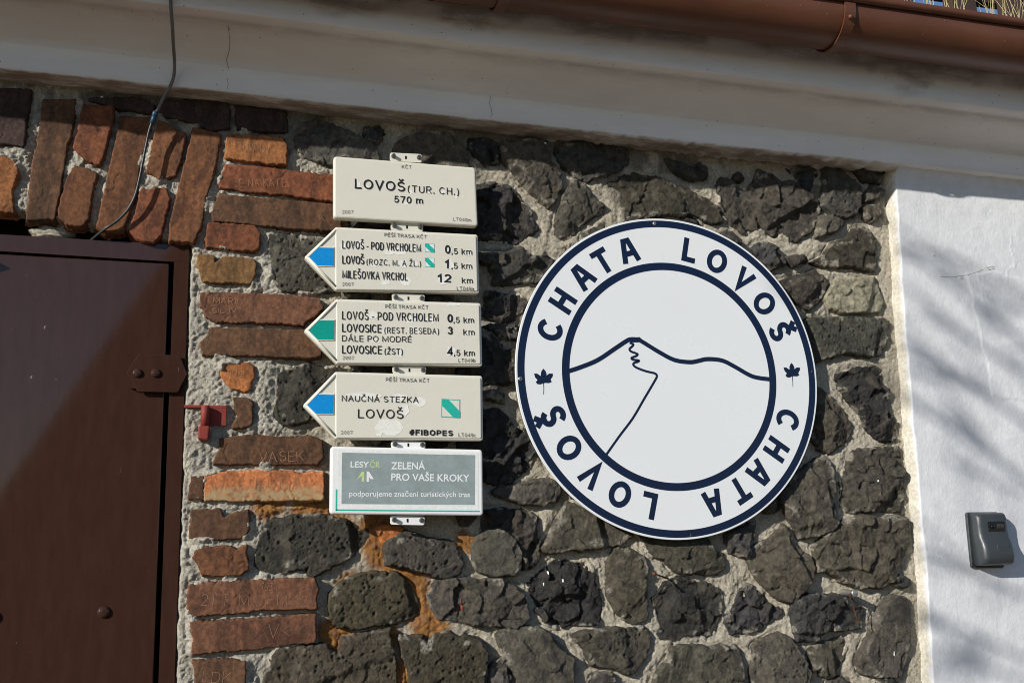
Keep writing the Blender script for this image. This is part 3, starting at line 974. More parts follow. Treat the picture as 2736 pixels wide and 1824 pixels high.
def m_paint(name, col, rough=.4, spec=.5, dirt=.15, chips=None, bumpd=.0004, scale=60):
    t = NT(name, rough, spec)
    n1 = t.noise(scale * .2, 5, .65)
    c = t.mix(t.ramp(n1, .35, .7, 0, dirt), col, tuple(q * .55 for q in col))
    if chips:
        ch = t.noise(scale * 2, 4, .7)
        c = t.mix(t.ramp(ch, .7, .76, 0, .8), c, chips)
    t.color(c)
    t.bump(t.noise(scale, 4, .6), bumpd, .6)
    t.rough(t.ramp(n1, .3, .7, rough * .85, min(1, rough * 1.25)))
    return t.m


def m_flat(name, col, rough=.5, spec=.4, metal=0):
    t = NT(name, rough, spec, metal)
    n1 = t.noise(180, 3, .6)
    t.color(t.mix(t.ramp(n1, .3, .7), tuple(q * .92 for q in col), tuple(min(1, q * 1.05) for q in col)))
    return t.m


def m_door():
    t = NT('brown_door_paint', .05, .45)
    v = t.P((1, 1, .22))
    n1 = t.noise(50, 5, .65, vec=v)
    c = t.mix(t.ramp(n1, .3, .75), (.040, .0185, .0125), (.050, .0235, .016))
    ch = t.noise(70, 3, .6, vec=t.P((1, 1, .4)))
    c = t.mix(t.math('MULTIPLY', t.ramp(ch, .71, .75), t.ramp(t.noise(5, 2), .5, .6)), c, (.24, .2, .18))
    t.color(c)
    t.bump(t.noise(120, 4, .6, vec=v), .0001, .12)
    return t.m


def m_gutter():
    t = NT('brown_gutter_paint', .42, .5)
    n1 = t.noise(9, 5, .65, vec=t.P((.4, 1, 1)))
    c = t.mix(t.ramp(n1, .3, .7), (.1, .036, .017), (.14, .053, .026))
    sp = t.vor(45)
    c = t.mix(t.ramp(sp, .05, .09, .8, 0), c, (.28, .17, .12))
    t.color(c)
    t.bump(t.ramp(sp, .04, .12, 1, 0), .0015, .6)
    t.bump(t.noise(60, 4), .0006, .4)
    return t.m


def m_ground():
    t = NT('gravel_yard', .95, .2)
    n1 = t.noise(3, 6, .7)
    n2 = t.noise(60, 5, .75)
    c = t.mix(t.ramp(n1, .35, .65), (.225, .165, .11), (.31, .235, .16))
    c = t.mix(t.ramp(n2, .3, .7), t.mix(1, c, (.6, .6, .6), 'MULTIPLY'), c)
    t.color(c)
    t.bump(n2, .02, .6)
    return t.m


STONE, BRICK, MORTAR, PLASTER, CORNICE = m_stone(), m_brick(), m_mortar(), m_plaster(), m_cornice()
DOORM, GUTTER, GROUND = m_door(), m_gutter(), m_ground()
CREAM = m_paint('cream_enamel', (.68, .655, .555), .33, .5, .06, scale=90)
WHITE = m_paint('white_enamel', (.8, .8, .78), .3, .5, .05, scale=90)
INK = m_flat('black_print', (.015, .015, .015), .45)
FILM = m_flat('peeling_film', (.78, .77, .7), .4)
PAPER = m_flat('white_sticker', (.76, .77, .74), .5)
BLUE = m_flat('blue_trail_band', (.006, .25, .62), .45, .2)
GREEN = m_flat('green_trail_band', (.004, .3, .235), .45, .2)
TEAL = m_flat('teal_print', (.02, .42, .33), .4)
GREYP = m_paint('faded_grey_print', (.28, .335, .33), .5, .3, .4, scale=160)
LIME = m_flat('lime_print', (.5, .6, .27), .5)
WPRINT = m_flat('white_print', (.75, .77, .76), .5)
NAVY = m_flat('navy_vinyl', (.006, .014, .042), .28, .3)
DISC = m_paint('white_sign_sheet', (.745, .765, .765), .3, .4, .03, bumpd=.0001, scale=30)
STEEL = m_flat('weathered_steel', (.12, .11, .1), .45, .5, .7)
ZINC = m_flat('bright_steel', (.5, .48, .44), .35, .5, .8)
RUST = m_paint('rust', (.1, .04, .018), .85, .2, .5, scale=300, bumpd=.001)
RED = m_paint('red_primer', (.23, .036, .026), .65, .3, .35, chips=(.12, .05, .04), bumpd=.0012, scale=220)
GREYC = m_flat('grey_cable_sheath', (.15, .14, .13), .5)
BLACKC = m_flat('black_cable_sheath', (.03, .032, .035), .4)
TAPE = m_flat('blue_tape', (.03, .07, .12), .4)
BOXG = m_paint('dark_grey_plastic', (.04, .046, .05), .38, .5, .15, scale=200)
BLACKP = m_flat('black_plastic', (.006, .006, .006), .22, .5)
SCRATCHM = m_flat('scratched_clay', (.30, .165, .10), .9, .1)
WOOD = m_paint('brown_railing_wood', (.06, .036, .03), .7, .3, .5, chips=(.3, .27, .24), bumpd=.001, scale=60)
STRAW = m_flat('dry_straw', (.5, .42, .22), .8, .2)
BARK = m_paint('bark', (.07, .055, .04), .9, .2, .5, bumpd=.004, scale=40)
SLOT = m_flat('painted_dark', (.012, .012, .012), .9, .1)
DARK = m_flat('dark_hollow', (.03, .025, .02), .95, .1)

# ------------------------------------------------------------------ ground
pyd('ground', [(-150, -150, 0), (150, -150, 0), (150, 150, 0), (-150, 150, 0)], [(0, 1, 2, 3)], GROUND)['kind'] = 'structure'

# ------------------------------------------------------------------ the stone and brick wall
wall = thing('stone_wall', 'old wall of dark basalt stones and red bricks set in rough pale mortar', 'wall', (0.6, 0, 0))
BRICK_COL = dict(dark=(.06, .036, .03), orange=(.32, .13, .045), umber=(.13, .066, .034), red=(.215, .076, .034), rust=(.185, .078, .034),
                 ochre=(.27, .145, .055), plum=(.16, .072, .04), bright=(.5, .19, .06), kuba=(.46, .165, .06))
STONE_COL = dict(r=(.084, .076, .062), p=(.066, .063, .052), P=(.094, .077, .05), s=(.088, .082, .07), d=(.05, .05, .05), x=(.37, .34, .28), o=(.33, .12, .035))


def local_grid(poly, pad, res):
    P = np.asarray(poly, float)
    x0, z0 = P.min(0) - pad
    x1, z1 = P.max(0) + pad
    return np.meshgrid(np.arange(x0, x1 + res, res), np.arange(z0, z1 + res, res))


def spread(p, q, lo, hi):
    return lo + (hi - lo) * random.random()


def make_stone(i, kind, poly):
    res = 2.6
    X, Z = local_grid(poly, 16, res)
    s = 1000 + i * 13
    rs = random.Random(s)
    wx = X + 5 * fbm(X, Z, 26, 3, s) + 1.6 * vn(X / 6, Z / 6, s + 9)
    wz = Z + 5 * fbm(X, Z, 26, 3, s + 5) + 1.6 * vn(X / 6, Z / 6, s + 11)
    d = sdf(wx, wz, poly) + 8.5
    size = math.sqrt(abs((np.ptp(np.asarray(poly)[:, 0])) * np.ptp(np.asarray(poly)[:, 1])))
    w = {'r': 7, 'p': 9, 'P': 8, 's': 6.5, 'd': 8, 'x': 10, 'o': 8}[kind]
    w = min(w, size * .22)
    t = np.clip(d / w, 0, 1)
    top = 1 - (1 - t) ** 2.3
    amp_k = rs.uniform(.6, 1.3)
    face = rs.uniform(-8, 6) + (5 if kind in 'dx' else 0)
    h = np.zeros_like(X)
    C = np.asarray(poly).mean(0)
    tilt = rs.uniform(-.06, .06), rs.uniform(-.06, .06)
    h += tilt[0] * (X - C[0]) + tilt[1] * (Z - C[1])
    amp = amp_k * {'r': .8, 'p': .4, 'P': .25, 's': .45, 'd': 1.15, 'x': .4, 'o': .5}[kind]
    # a few big breaks fall away from the face, as on split basalt
    nb = {'r': 5, 'p': 3, 'P': 2, 's': 4, 'd': 6, 'x': 2, 'o': 2}[kind]
    a0 = rs.uniform(0, 6.28)
    wob = 5 * fbm(X, Z, 40, 3, s + 3)
    brk = np.zeros_like(X)
    for k in range(nb):
        a_ = a0 + 6.283 * (k + rs.uniform(-.3, .3)) / nb
        n_ = math.cos(a_), math.sin(a_)
        reach = max((q[0] - C[0]) * n_[0] + (q[1] - C[1]) * n_[1] for q in poly)
        r0 = reach * rs.uniform(.1, .8)
        sl = rs.choice((.25, .5, .8, 1.4)) * (.5 + .5 * amp)
        brk = np.maximum(brk, np.minimum(sl * ((X - C[0]) * n_[0] + (Z - C[1]) * n_[1] + wob - r0), rs.uniform(7, 17)))
    h += brk
    for size_, a in ((44, .24), (16, .11)):
        _, idx, ox, oz = worley(X + 7 * fbm(X, Z, 18, 3, s + 13), Z + 7 * fbm(X, Z, 18, 3, s + 14), size_, s + int(size_))
        th = idx * 6.283 * 3
        h += amp * a * (ox * np.cos(th) + oz * np.sin(th)) + amp * a * size_ * .12 * (idx - .5)
    h += amp * 2.2 * fbm(X, Z, 30, 5, s + 21, .6)
    h += (.9 + .5 * amp) * fbm(X, Z, 8, 2, s + 31, .7)
    if kind in 'pP':
        for k, (sz, dep, frac) in enumerate(((13, 3.2, .6), (22, 5.5, .4))):
            dd, idx, _, _ = worley(X, Z, sz, s + 60 + k)
            rr = .12 + .2 * ((idx * 7.3) % 1)
            h += np.where(idx < frac, dep * smooth01(1 - dd / rr * .8) , 0)
    crack = np.abs(fbm(X, Z, 70, 3, s + 41))
    h += amp * 4 * smooth01(1 - crack / .022) * smooth01(vn(X / 45, Z / 45, s + 43) * 4 - .6)
    Y = 52 + (face + h - 52) * top
    smear = smooth01((fbm(X, Z, 30, 4, s + 51, .6) - .12) * 5) * (1 - smooth01((d - 8 - 14 * vn(X / 50, Z / 50, s + 53)) / 12))
    smear = np.clip(smear, 0, 1) * (.2 if kind == 'o' else .85)
    Y = Y - 1.5 * smear
    col = np.array(STONE_COL[kind]) * rs.choice((.72, .86, 1.0, 1.15, 1.32)) * rs.uniform(.92, 1.08)
    if kind == 'x': col = np.array(STONE_COL[kind])
    col = col * np.array([rs.uniform(.97, 1.08), 1, rs.uniform(.86, 1.06)])
    grid_mesh('stone', X, Y, Z, d > -4, STONE, wall, tuple(col), {'smear': smear})


def make_brick(i, kind, poly):
    res = 2.4
    X, Z = local_grid(poly, 12, res)
    s = 5000 + i * 17
    rs = random.Random(s)
    wx = X + 1.7 * fbm(X, Z, 16, 3, s) + 1.2 * vn(X / 5, Z / 5, s + 9)
    wz = Z + 1.7 * fbm(X, Z, 16, 3, s + 5) + 1.2 * vn(X / 5, Z / 5, s + 11)
    d = sdf(wx, wz, poly) + 6.3
    chip = 3.5 * smooth01(vn(X / 21, Z / 21, s + 2) - .25)
    t = np.clip((d - chip) / 4, 0, 1)
    top = 1 - (1 - t) ** 2.6
    face = rs.uniform(-2.5, 3.5)
    C = np.asarray(poly).mean(0)
    h = rs.uniform(-.02, .02) * (X - C[0]) + rs.uniform(-.03, .03) * (Z - C[1])
    h = h + 1.1 * fbm(X, Z, 40, 3, s + 21) + .5 * fbm(X, Z, 7, 2, s + 31)
    crack = np.abs(fbm(X, Z, 90, 3, s + 41))
    h = h + 2.2 * smooth01(1 - crack / .02) * (vn(X / 50, Z / 50, s + 43) > .25)
    dep = 34.0
    Y = dep + (face + h - dep) * top
    col = np.array(BRICK_COL[kind]) * rs.uniform(.85, 1.15)
    lowz = np.asarray(poly)[:, 1].min()
    tint = np.zeros_like(X)
    if kind == 'kuba':
        tint = smooth01((C[1] + 6 - Z) / 28)
    grid_mesh('brick', X, Y, Z, d > -3, BRICK, wall, tuple(col), {'tint': tint})
    BRICK_FACE.append((np.asarray(poly), X, Z, Y))


BRICK_FACE = []


def fill_stones():
    """the wall goes on behind the signs and below the picture"""
    rnd = random.Random(12)
    out = []
    for r in range(26):
        for c in range(14):
            x = 250 + c * 122 + (61 if r % 2 else 0) + rnd.uniform(-25, 25)
            z = 960 + r * 70 + rnd.uniform(-16, 16)
            if x > float(edge_x(MORTAR_EDGE, z)) - 70 or z > 2640: continue
            dmax = max(float(sdf(np.array([x]), np.array([z]), p)[0]) for _, p in STONES + BRICKS + out)
            if dmax > (-34 if z < 2500 else -20): continue
            rx = min(70, max(14, -dmax - 9))
            rz = min(52, max(11, -dmax - 9))
            a0 = rnd.uniform(0, 6)
            out.append((rnd.choice('rrdsp'), [(x + rx * rnd.uniform(.8, 1.1) * math.cos(a0 + k * .698), z + rz * rnd.uniform(.8, 1.1) * math.sin(a0 + k * .698)) for k in range(9)]))
    return out


def edge_x(edge, z):
    E_ = np.asarray(sorted(edge, key=lambda q: q[1]), float)
    return np.interp(z, E_[:, 1], E_[:, 0])


STONES = STONES + fill_stones()
for i, (k, p) in enumerate(STONES): make_stone(i, k, p)
# the flat arch runs on over the rest of the doorway
BRICKS = BRICKS + [(random.choice(('rust', 'umber', 'red', 'dark')), [(x - 52 + o, 2555), (x - 112 + o, 2550), (x - 118, 2292), (x - 58, 2296)])
                   for x, o in [(-640 - 82 * k, 34 - 9 * k) for k in range(8)]]
for i, (k, p) in enumerate(BRICKS): make_brick(i, k, p)


def make_mortar():
    res = 3.0
    X, Z = np.meshgrid(np.arange(-1560, 2010, res), np.arange(930, 2705, res))
    inside = np.full(X.shape, -1e3)              # distance inside the nearest piece, negative in the joints
    isb = np.zeros(X.shape, bool)
    for lst, flag in ((STONES, False), (BRICKS, True)):
        for k, p in lst:
            P = np.asarray(p, float)
            i0, i1 = np.searchsorted(X[0], [P[:, 0].min() - 60, P[:, 0].max() + 60])
            j0, j1 = np.searchsorted(Z[:, 0], [P[:, 1].min() - 60, P[:, 1].max() + 60])
            if i1 - i0 < 2 or j1 - j0 < 2: continue
            sl = np.s_[j0:j1, i0:i1]
            dd = sdf(X[sl], Z[sl], p)
            up = dd > inside[sl]
            isb[sl] = np.where(up, flag, isb[sl])
            inside[sl] = np.where(up, dd, inside[sl])
    out = -inside
    bz = smooth01((120 - X) / 200 + .5)           # brick side: fuller joints
    base = 26 - 13 * bz
    n1 = fbm(X, Z, 70, 4, 11)
    n2 = fbm(X, Z, 17, 4, 12, .6)
    n3 = fbm(X, Z, 7, 2, 13, .7)
    lump = (.75 + .5 * bz) * (3.4 * n2 + 3.4 * n3) + 6 * n1
    pill = 4 * smooth01((out - 8) / 16)            # joints stand a little proud away from the pieces
    smear = 12 * smooth01((vn(X / 38, Z / 38, 15) - .25) * 2.2) * smooth01(1 - out / 22)
    Y = base - pill - smear * (.5 + .5 * bz) + lump
    # struck lines raked along the joints in the stonework
    Y += 3.5 * smooth01(1 - np.abs(out - 9 - 5 * n1) / 2.5) * (1 - bz) * (vn(X / 90, Z / 90, 16) > .1)
    Y += (10 + 4 * n2) * smooth01((inside - .5) / 7)
    op = sdf(X + 4 * fbm(X, Z, 20, 3, 18), Z + 4 * fbm(X, Z, 20, 3, 19), OPENING)
    Y = np.where(op > -8, Y + 25 * smooth01((op + 8) / 10), Y)
    ex = edge_x(MORTAR_EDGE, Z)
    keep = (inside < 16) & (op < 4) & (X < ex + 12)
    tint = np.zeros(X.shape)
    for x, z, r in STAIN:
        tint = np.maximum(tint, 1 - smooth01((np.hypot(X - x, Z - z) + 16 * n2 + 12 * n1 - r * .45) / (r * .5)))
    soot_shade = smooth01((fbm(X, Z, 120, 4, 23, .6) + .002 * (Z - 2600)) * 4) * smooth01((Z - 2380) / 120) * smooth01((1850 - X) / 200) * .8   # patchy dirt, also painted in as shade under the eave
    o = grid_mesh('mortar', X, Y, Z, keep, MORTAR, wall, None, {'tint': tint, 'grey': bz, 'soot_shade': soot_shade})
    o['kind'] = 'stuff'


make_mortar()

# ------------------------------------------------------------------ white plaster right of the stonework
def make_plaster():
    res = 4.0
    nz = np.arange(930, 2690, res)
    u = np.concatenate([np.linspace(-14, 0, 5), np.linspace(0.06, 1, 14), 1 + np.arange(1, 340) * .1])
    U, Z = np.meshgrid(u, nz)
    e0, e1 = edge_x(MORTAR_EDGE, Z) + 3, edge_x(PLASTER_EDGE, Z) + 3
    e1 = np.maximum(e1, e0 + 9)
    wob = 3.5 * fbm(Z, Z * 0 + 3, 45, 4, 71)
    X = np.where(U <= 0, e0 + U, np.where(U <= 1, e0 + (e1 - e0 + wob) * U, e1 + wob * np.exp(-(U - 1) * .5) + (U - 1) * 40))
    ramp = smooth01(np.clip(U, 0, 1) ** .8)
    n = fbm(X, Z, 140, 3, 72) * 2.2 + fbm(X, Z, 34, 3, 73) * .6
    patchm = sdf(X + 14 * fbm(X, Z, 60, 3, 75), Z + 14 * fbm(X, Z, 60, 3, 76), [[2000, 2330], [2600, 2330], [2600, 1960], [2055, 1960]])
    n = n - 1.6 * smooth01(patchm / 3)              # an older repair, one coat thinner, with a fine edge
    ridge = np.abs(fbm(X, Z, 110, 3, 77))
    n = n - 2.0 * smooth01(1 - ridge / .05) * smooth01(vn(X / 120, Z / 120, 78)) * smooth01((Z - 2200) / 150)
    top = 36 * smooth01((Z - 2590) / 75)
    Y = np.where(U < 0, 34 + U * .3, 30 - 48 * ramp) + n * (.5 + .5 * ramp) - top * ramp
    Y = Y + (1 - ramp) * 4 * fbm(X, Z, 12, 3, 79)
    cream = 1 - smooth01((np.clip(U, 0, 1.4) - .55 + .25 * fbm(X, Z, 16, 3, 80)) / .3)
    t = thing('plaster_wall', 'white rough plastered wall section beside the stonework, with faint branch shadows', 'wall', (2.1, 0, 1.9))
    grid_mesh('plaster_coat', X, Y, Z, np.ones(X.shape, bool), PLASTER, t, None, {'cream': cream})


make_plaster()


# ------------------------------------------------------------------ cornice
def make_cornice():
    t = thing('plaster_cornice', 'long white moulded plaster cornice above the stone wall, shaded by the gutter', 'cornice', (0.6, -0.1, 2.7))
    prof = [(20, 2668.5), (-30, 2668.5), (-53, 2668.5), (-57, 2671), (-57, 2704), (-57, 2730)]
    a, b = np.array([-57.5, 2735.5]), np.array([-176., 2785.5])
    for k in range(0, 9):
        q = k / 8
        p = a + (b - a) * q
        bow = math.sin(q * math.pi) * 5
        prof.append((p[0] + bow * .35, p[1] + bow * .9))
    prof += [(-178, 2787.5), (-200, 2786.5), (-223.5, 2786), (-227, 2789), (-227, 2850), (-227, 2895), (-227, 2960), (20, 2960)]
    fine = []
    for p, q in zip(prof[:-1], prof[1:]):
        nseg = max(1, int(np.hypot(q[0] - p[0], q[1] - p[1]) / 12))
        for k in range(nseg): fine.append((p[0] + (q[0] - p[0]) * k / nseg, p[1] + (q[1] - p[1]) * k / nseg))
    fine.append(prof[-1])
    F = np.array(fine)
    xs = np.arange(-2600, 3700, 12.)
    S, Xg = np.meshgrid(np.arange(len(F)), xs, indexing='ij')
    Y0, Z0 = F[S, 0], F[S, 1]
    arc = np.concatenate([[0], np.cumsum(np.hypot(*np.diff(F, axis=0).T))])[S]
    n = 1.5 * fbm(Xg * .5, arc, 60, 3, 91) + .8 * fbm(Xg, arc, 30, 3, 92)
    rough_low = smooth01((Xg - 600) / 300) * smooth01((1850 - Xg) / 150)      # broken lower arris above the stones
    low = smooth01((Z0 < 2672) * 1.0) * (Y0 > -56)
    Z1 = Z0 - .0195 * Xg + n - low * (3 + 6 * rough_low) * np.abs(fbm(Xg, arc, 40, 4, 93)) * 2
    Y1 = Y0 + n * .8
    soot_shade = (low * 1.0) * (.55 + .45 * smooth01((1750 - Xg) / 300)) * (1 - smooth01((Xg - 1690) / 160)) + .75 * smooth01((fbm(Xg * .35, Z0, 60, 4, 95, .6) + .009 * (Z0 - 2840)) * 2.2) * (Y0 < -200)  # brown dirt patches; below the gutter they also paint in the shadow band
    soot_shade = np.maximum(soot_shade * .75, .3 * np.exp(-((Z0 - 2787) / 7.) ** 2) * (Y0 > -190))  # plus a darker line along the moulding crease
    grid_mesh('moulding', Xg, Y1, Z1, np.ones(Xg.shape, bool), CORNICE, t, None, {'soot_shade': soot_shade})
    # hairline cracks in the paint: thin dark grooves
    for x0, z_lo, z_hi in ((-75, 2676, 2784), (575, 2676, 2735)):
        pts, q = [], x0
        for k in range(26):
            z = z_lo + (z_hi - z_lo) * k / 25
            q += random.uniform(-3, 3)
            i = np.searchsorted(F[5:14, 1], z) + 5
            yy = np.interp(z, F[3:22, 1], F[3:22, 0]) + .1
            pts.append((q / 1000, yy / 1000, (z - .0195 * q) / 1000))
        tube('crack', pts, .00042, SLOT, t, 4)


make_cornice()

# ------------------------------------------------------------------ terrace slab, back of the wall
box('terrace_slab', -2.6, 3.7, -0.235, 4.0, 2.874, 2.94, GUTTER)['kind'] = 'structure'
box('inner_wall', -2.6, 3.7, 0.16, 0.4, 0.0, 2.86, DARK)['kind'] = 'structure'


# ------------------------------------------------------------------ gutter
def make_gutter():
    R, yc, zc0 = .075, -.323, 2.8956
    zc = lambda x: zc0 + .001 - .011 * (x - 1.2)
    t = thing('rain_gutter', 'half-round brown painted metal rain gutter running under the roof edge', 'gutter', (0.6, yc, 2.9))
    ang = [math.radians(a) for a in np.linspace(168, 372, 34)]
    xs = [-2.6 + 6.3 * k / 60 for k in range(61)]
    prof = [(R * math.cos(a), R * math.sin(a)) for a in ang] + [((R - .0018) * math.cos(a), (R - .0018) * math.sin(a)) for a in ang[::-1]]
    # cos < 0 is the house side here, so mirror: front lip at -Y
    loops = [[(x, yc - p[0], zc(x) + p[1] + .0006 * math.sin(x * 5.1)) for p in prof] for x in xs]
    rings('trough', loops, GUTTER, t, True)
    a = ang[-1]
    tube('bead', [(x, yc - R * math.cos(a) - .007, zc(x) + R * math.sin(a) + .003 + .0006 * math.sin(x * 5.1)) for x in xs], .0115, GUTTER, t, 12)
    for bx in BRACKETS + [-850.0]:
        x = bx / 1000
        wd = .015
        lo = []
        for xx in (x - wd, x + wd):
            lo.append(xx)
        A = [math.radians(q) for q in np.linspace(165, 375, 30)]
        R1, R2 = R + .0025, R + .0065
        pr = [(R2 * math.cos(q), R2 * math.sin(q)) for q in A] + [(R1 * math.cos(q), R1 * math.sin(q)) for q in A[::-1]]
        b = rings('bracket', [[(xx, yc - p[0], zc(x) + p[1]) for p in pr] for xx in (x - wd, x - wd * .9, x + wd * .9, x + wd)], GUTTER, t, False)
        q = math.radians(338)
        by, bz = yc - R2 * math.cos(q), zc(x) + R2 * math.sin(q)
        stud('bolt', x * 1000 + 1, by * 1000 + 2, bz * 1000, 6.5, 8, GUTTER, b)
        # strap folded over the bead and back to the wall plate
        e = A[-1]
        ey, ez = yc - R2 * math.cos(e), zc(x) + R2 * math.sin(e)
        box('clip', x - wd, x + wd, ey - .012, ey + .016, ez + .012, ez + .0155, GUTTER, b)
        box('hanger', x - wd, x + wd, ey + .016, -.178, ez + .012, ez + .0155, GUTTER, b)


make_gutter()


# ------------------------------------------------------------------ lettering: single-stroke capitals, cap height 1
def arc(cx, cy, rx, ry, a0, a1, n=10):
    return [(cx + rx * math.cos(math.radians(a0 + (a1 - a0) * k / n)), cy + ry * math.sin(math.radians(a0 + (a1 - a0) * k / n))) for k in range(n + 1)]


def O_(w, h=1, y=0): return arc(w / 2, y + h / 2, w / 2, h / 2, 90, 450, 22)


S_ = arc(.31, .755, .29, .245, 25, 180, 9) + arc(.31, .77, .29, .27, 190, 250, 4) + arc(.32, .235, .3, .27, 70, 10, 4) + arc(.32, .245, .3, .245, 0, -155, 9)
CARON = lambda c: [[(c - .16, 1.34), (c, 1.16), (c + .16, 1.34)]]
ACUTE = lambda c: [[(c - .03, 1.14), (c + .11, 1.34)]]
G = {
    'A': (.74, [[(0, 0), (.37, 1), (.74, 0)], [(.14, .36), (.60, .36)]]), 'B': (.62, [[(0, 0), (0, 1), (.34, 1)] + arc(.34, .765, .24, .235, 90, -90, 8) + [(0, .53)], [(.3, .53)] + arc(.36, .265, .26, .265, 90, -90, 8) + [(0, 0)]]),
    'C': (.72, [arc(.37, .5, .37, .5, 42, 318, 18)]), 'D': (.68, [[(0, 0), (0, 1), (.3, 1)] + arc(.3, .5, .38, .5, 80, -80, 12) + [(.3, 0), (0, 0)]]),
    'E': (.58, [[(.58, 1), (0, 1), (0, 0), (.58, 0)], [(0, .53), (.53, .53)]]), 'F': (.54, [[(.54, 1), (0, 1), (0, 0)], [(0, .5), (.46, .5)]]),
    'H': (.66, [[(0, 0), (0, 1)], [(.66, 0), (.66, 1)], [(0, .53), (.66, .53)]]), 'I': (.02, [[(.01, 0), (.01, 1)]]), 'J': (.46, [[(.46, 1), (.46, .28)] + arc(.23, .26, .23, .26, 0, -180, 8)]),
    'K': (.64, [[(0, 0), (0, 1)], [(.6, 1), (0, .38)], [(.22, .6), (.64, 0)]]), 'L': (.5, [[(0, 1), (0, 0), (.5, 0)]]), 'M': (.9, [[(0, 0), (0, 1), (.45, .1), (.9, 1), (.9, 0)]]),
    'N': (.66, [[(0, 0), (0, 1), (.66, 0), (.66, 1)]]), 'O': (.78, [O_(.78)]), 'P': (.6, [[(0, 0), (0, 1), (.34, 1)] + arc(.34, .72, .26, .28, 90, -90, 8) + [(0, .44)]]),
    'R': (.66, [[(0, 0), (0, 1), (.36, 1)] + arc(.36, .735, .26, .265, 90, -90, 8) + [(0, .47)], [(.34, .47), (.66, 0)]]), 'S': (.62, [S_]),
    'T': (.66, [[(0, 1), (.66, 1)], [(.33, 1), (.33, 0)]]), 'U': (.66, [[(0, 1), (0, .34)] + arc(.33, .34, .33, .34, 180, 360, 10) + [(.66, 1)]]),
    'W': (1.0, [[(0, 1), (.27, 0), (.5, .95), (.73, 0), (1, 1)]]), 'V': (.7, [[(0, 1), (.35, 0), (.7, 1)]]), 'Z': (.6, [[(0, 1), (.6, 1), (0, 0), (.6, 0)]]),
    '0': (.52, [O_(.52)]), '1': (.3, [[(0, .76), (.24, 1), (.24, 0)]]), '2': (.52, [arc(.26, .72, .26, .28, 165, -35, 9) + [(0, 0), (.52, 0)]]),
    '3': (.52, [arc(.25, .75, .23, .25, 160, -75, 9), arc(.25, .265, .27, .265, 85, -160, 10)]), '4': (.56, [[(.42, 0), (.42, 1), (0, .26), (.56, .26)]]),
    '5': (.52, [[(.48, 1), (.1, 1), (.04, .5)] + arc(.25, .32, .27, .32, 130, -155, 11)]), '7': (.52, [[(0, 1), (.52, 1), (.2, 0)]]),
    '9': (.52, [arc(.26, .68, .26, .32, 0, 360, 16), [(.52, .68)] + arc(.26, .42, .26, .42, 15, -140, 9)]),
    '(': (.2, [arc(.42, .4, .42, .72, 125, 235, 8)]), ')': (.2, [arc(-.22, .4, .42, .72, 55, -55, 8)]),
    '.': (.04, [[(.02, -.04), (.02, .1)]]), ',': (.06, [[(.05, .1), (.04, -.02), (0, -.14)]]), '-': (.28, [[(0, .36), (.28, .36)]]), '+': (.5, [[(0, .45), (.5, .45)], [(.25, .2), (.25, .7)]]),
    '#': (.62, [[(.2, 0), (.32, 1)], [(.42, 0), (.54, 1)], [(.04, .66), (.62, .66)], [(0, .34), (.58, .34)]]), '<': (.5, [[(.5, .9), (0, .5), (.5, .1)]]),
    'k': (.46, [[(0, 0), (0, 1)], [(.42, .72), (0, .3)], [(.16, .45), (.46, 0)]]), 'm': (.82, [[(0, 0), (0, .72)], [(0, .48)] + arc(.205, .5, .205, .22, 180, 0, 8) + [(.41, 0)], [(.41, .48)] + arc(.615, .5, .205, .22, 180, 0, 8) + [(.82, 0)]]),
    'a': (.46, [arc(.22, .5, .22, .22, 165, 0, 7) + [(.44, 0)], [(.44, .42)] + arc(.22, .21, .22, .21, 90, 330, 9)]), 'b': (.5, [[(0, 0), (0, 1)], arc(.25, .36, .25, .36, 180, 540, 16)]), 'c': (.46, [arc(.25, .36, .25, .36, 45, 315, 12)]),
}
for ch, b, acc in (('Š', 'S', CARON), ('Č', 'C', CARON), ('Ě', 'E', CARON), ('Ž', 'Z', CARON), ('Í', 'I', ACUTE), ('Á', 'A', ACUTE), ('É', 'E', ACUTE)):
    G[ch] = (G[b][0], G[b][1] + acc(G[b][0] / 2))


def strokes(text, gap):
    """centre lines of a line of text, unit cap height, and its width"""
    out, x = [], 0.0
    for ch in text:
        if ch == ' ':
            x += .44
            continue
        w, st = G[ch]
        for s_ in st: out.append([(x + a, b) for a, b in s_])
        x += w + gap
    return out, x - gap


def ribbon(V, F, pts, hw, y, cap=0.0):
    """flat ribbon of half width hw along pts (mm) at depth y"""
    P = np.asarray(pts, float)
    keep = [0] + [i for i in range(1, len(P)) if np.hypot(*(P[i] - P[i - 1])) > 1e-4]
    P = P[keep]
    n = len(P)
    if n < 2: return
    closed = np.hypot(*(P[0] - P[-1])) < 1e-3
    T = np.diff(P, axis=0)
    T = T / np.linalg.norm(T, axis=1, keepdims=True)
    if cap and not closed:
        P = P.copy()
        P[0] -= T[0] * cap
        P[-1] += T[-1] * cap
    N = np.stack([-T[:, 1], T[:, 0]], 1)
    b0 = len(V)
    segs = []
    for i in range(n):
        if i == 0: m_ = (N[0] + N[-1]) if closed else N[0]
        elif i == n - 1: m_ = (N[0] + N[-1]) if closed else N[-1]
        else: m_ = N[i - 1] + N[i]
        ref = N[min(i, n - 2)]
        L_ = np.linalg.norm(m_)
        m_ = m_ / L_ if L_ > 1e-6 else ref
        k = min(1 / max(abs(m_ @ ref), .3), 2.4)
        for sg in (1, -1):
            q = P[i] + m_ * hw * k * sg
            V.append((q[0] / 1000, y / 1000, q[1] / 1000))
    for i in range(n - 1):
        a = b0 + 2 * i
        F.append((a, a + 1, a + 3, a + 2))


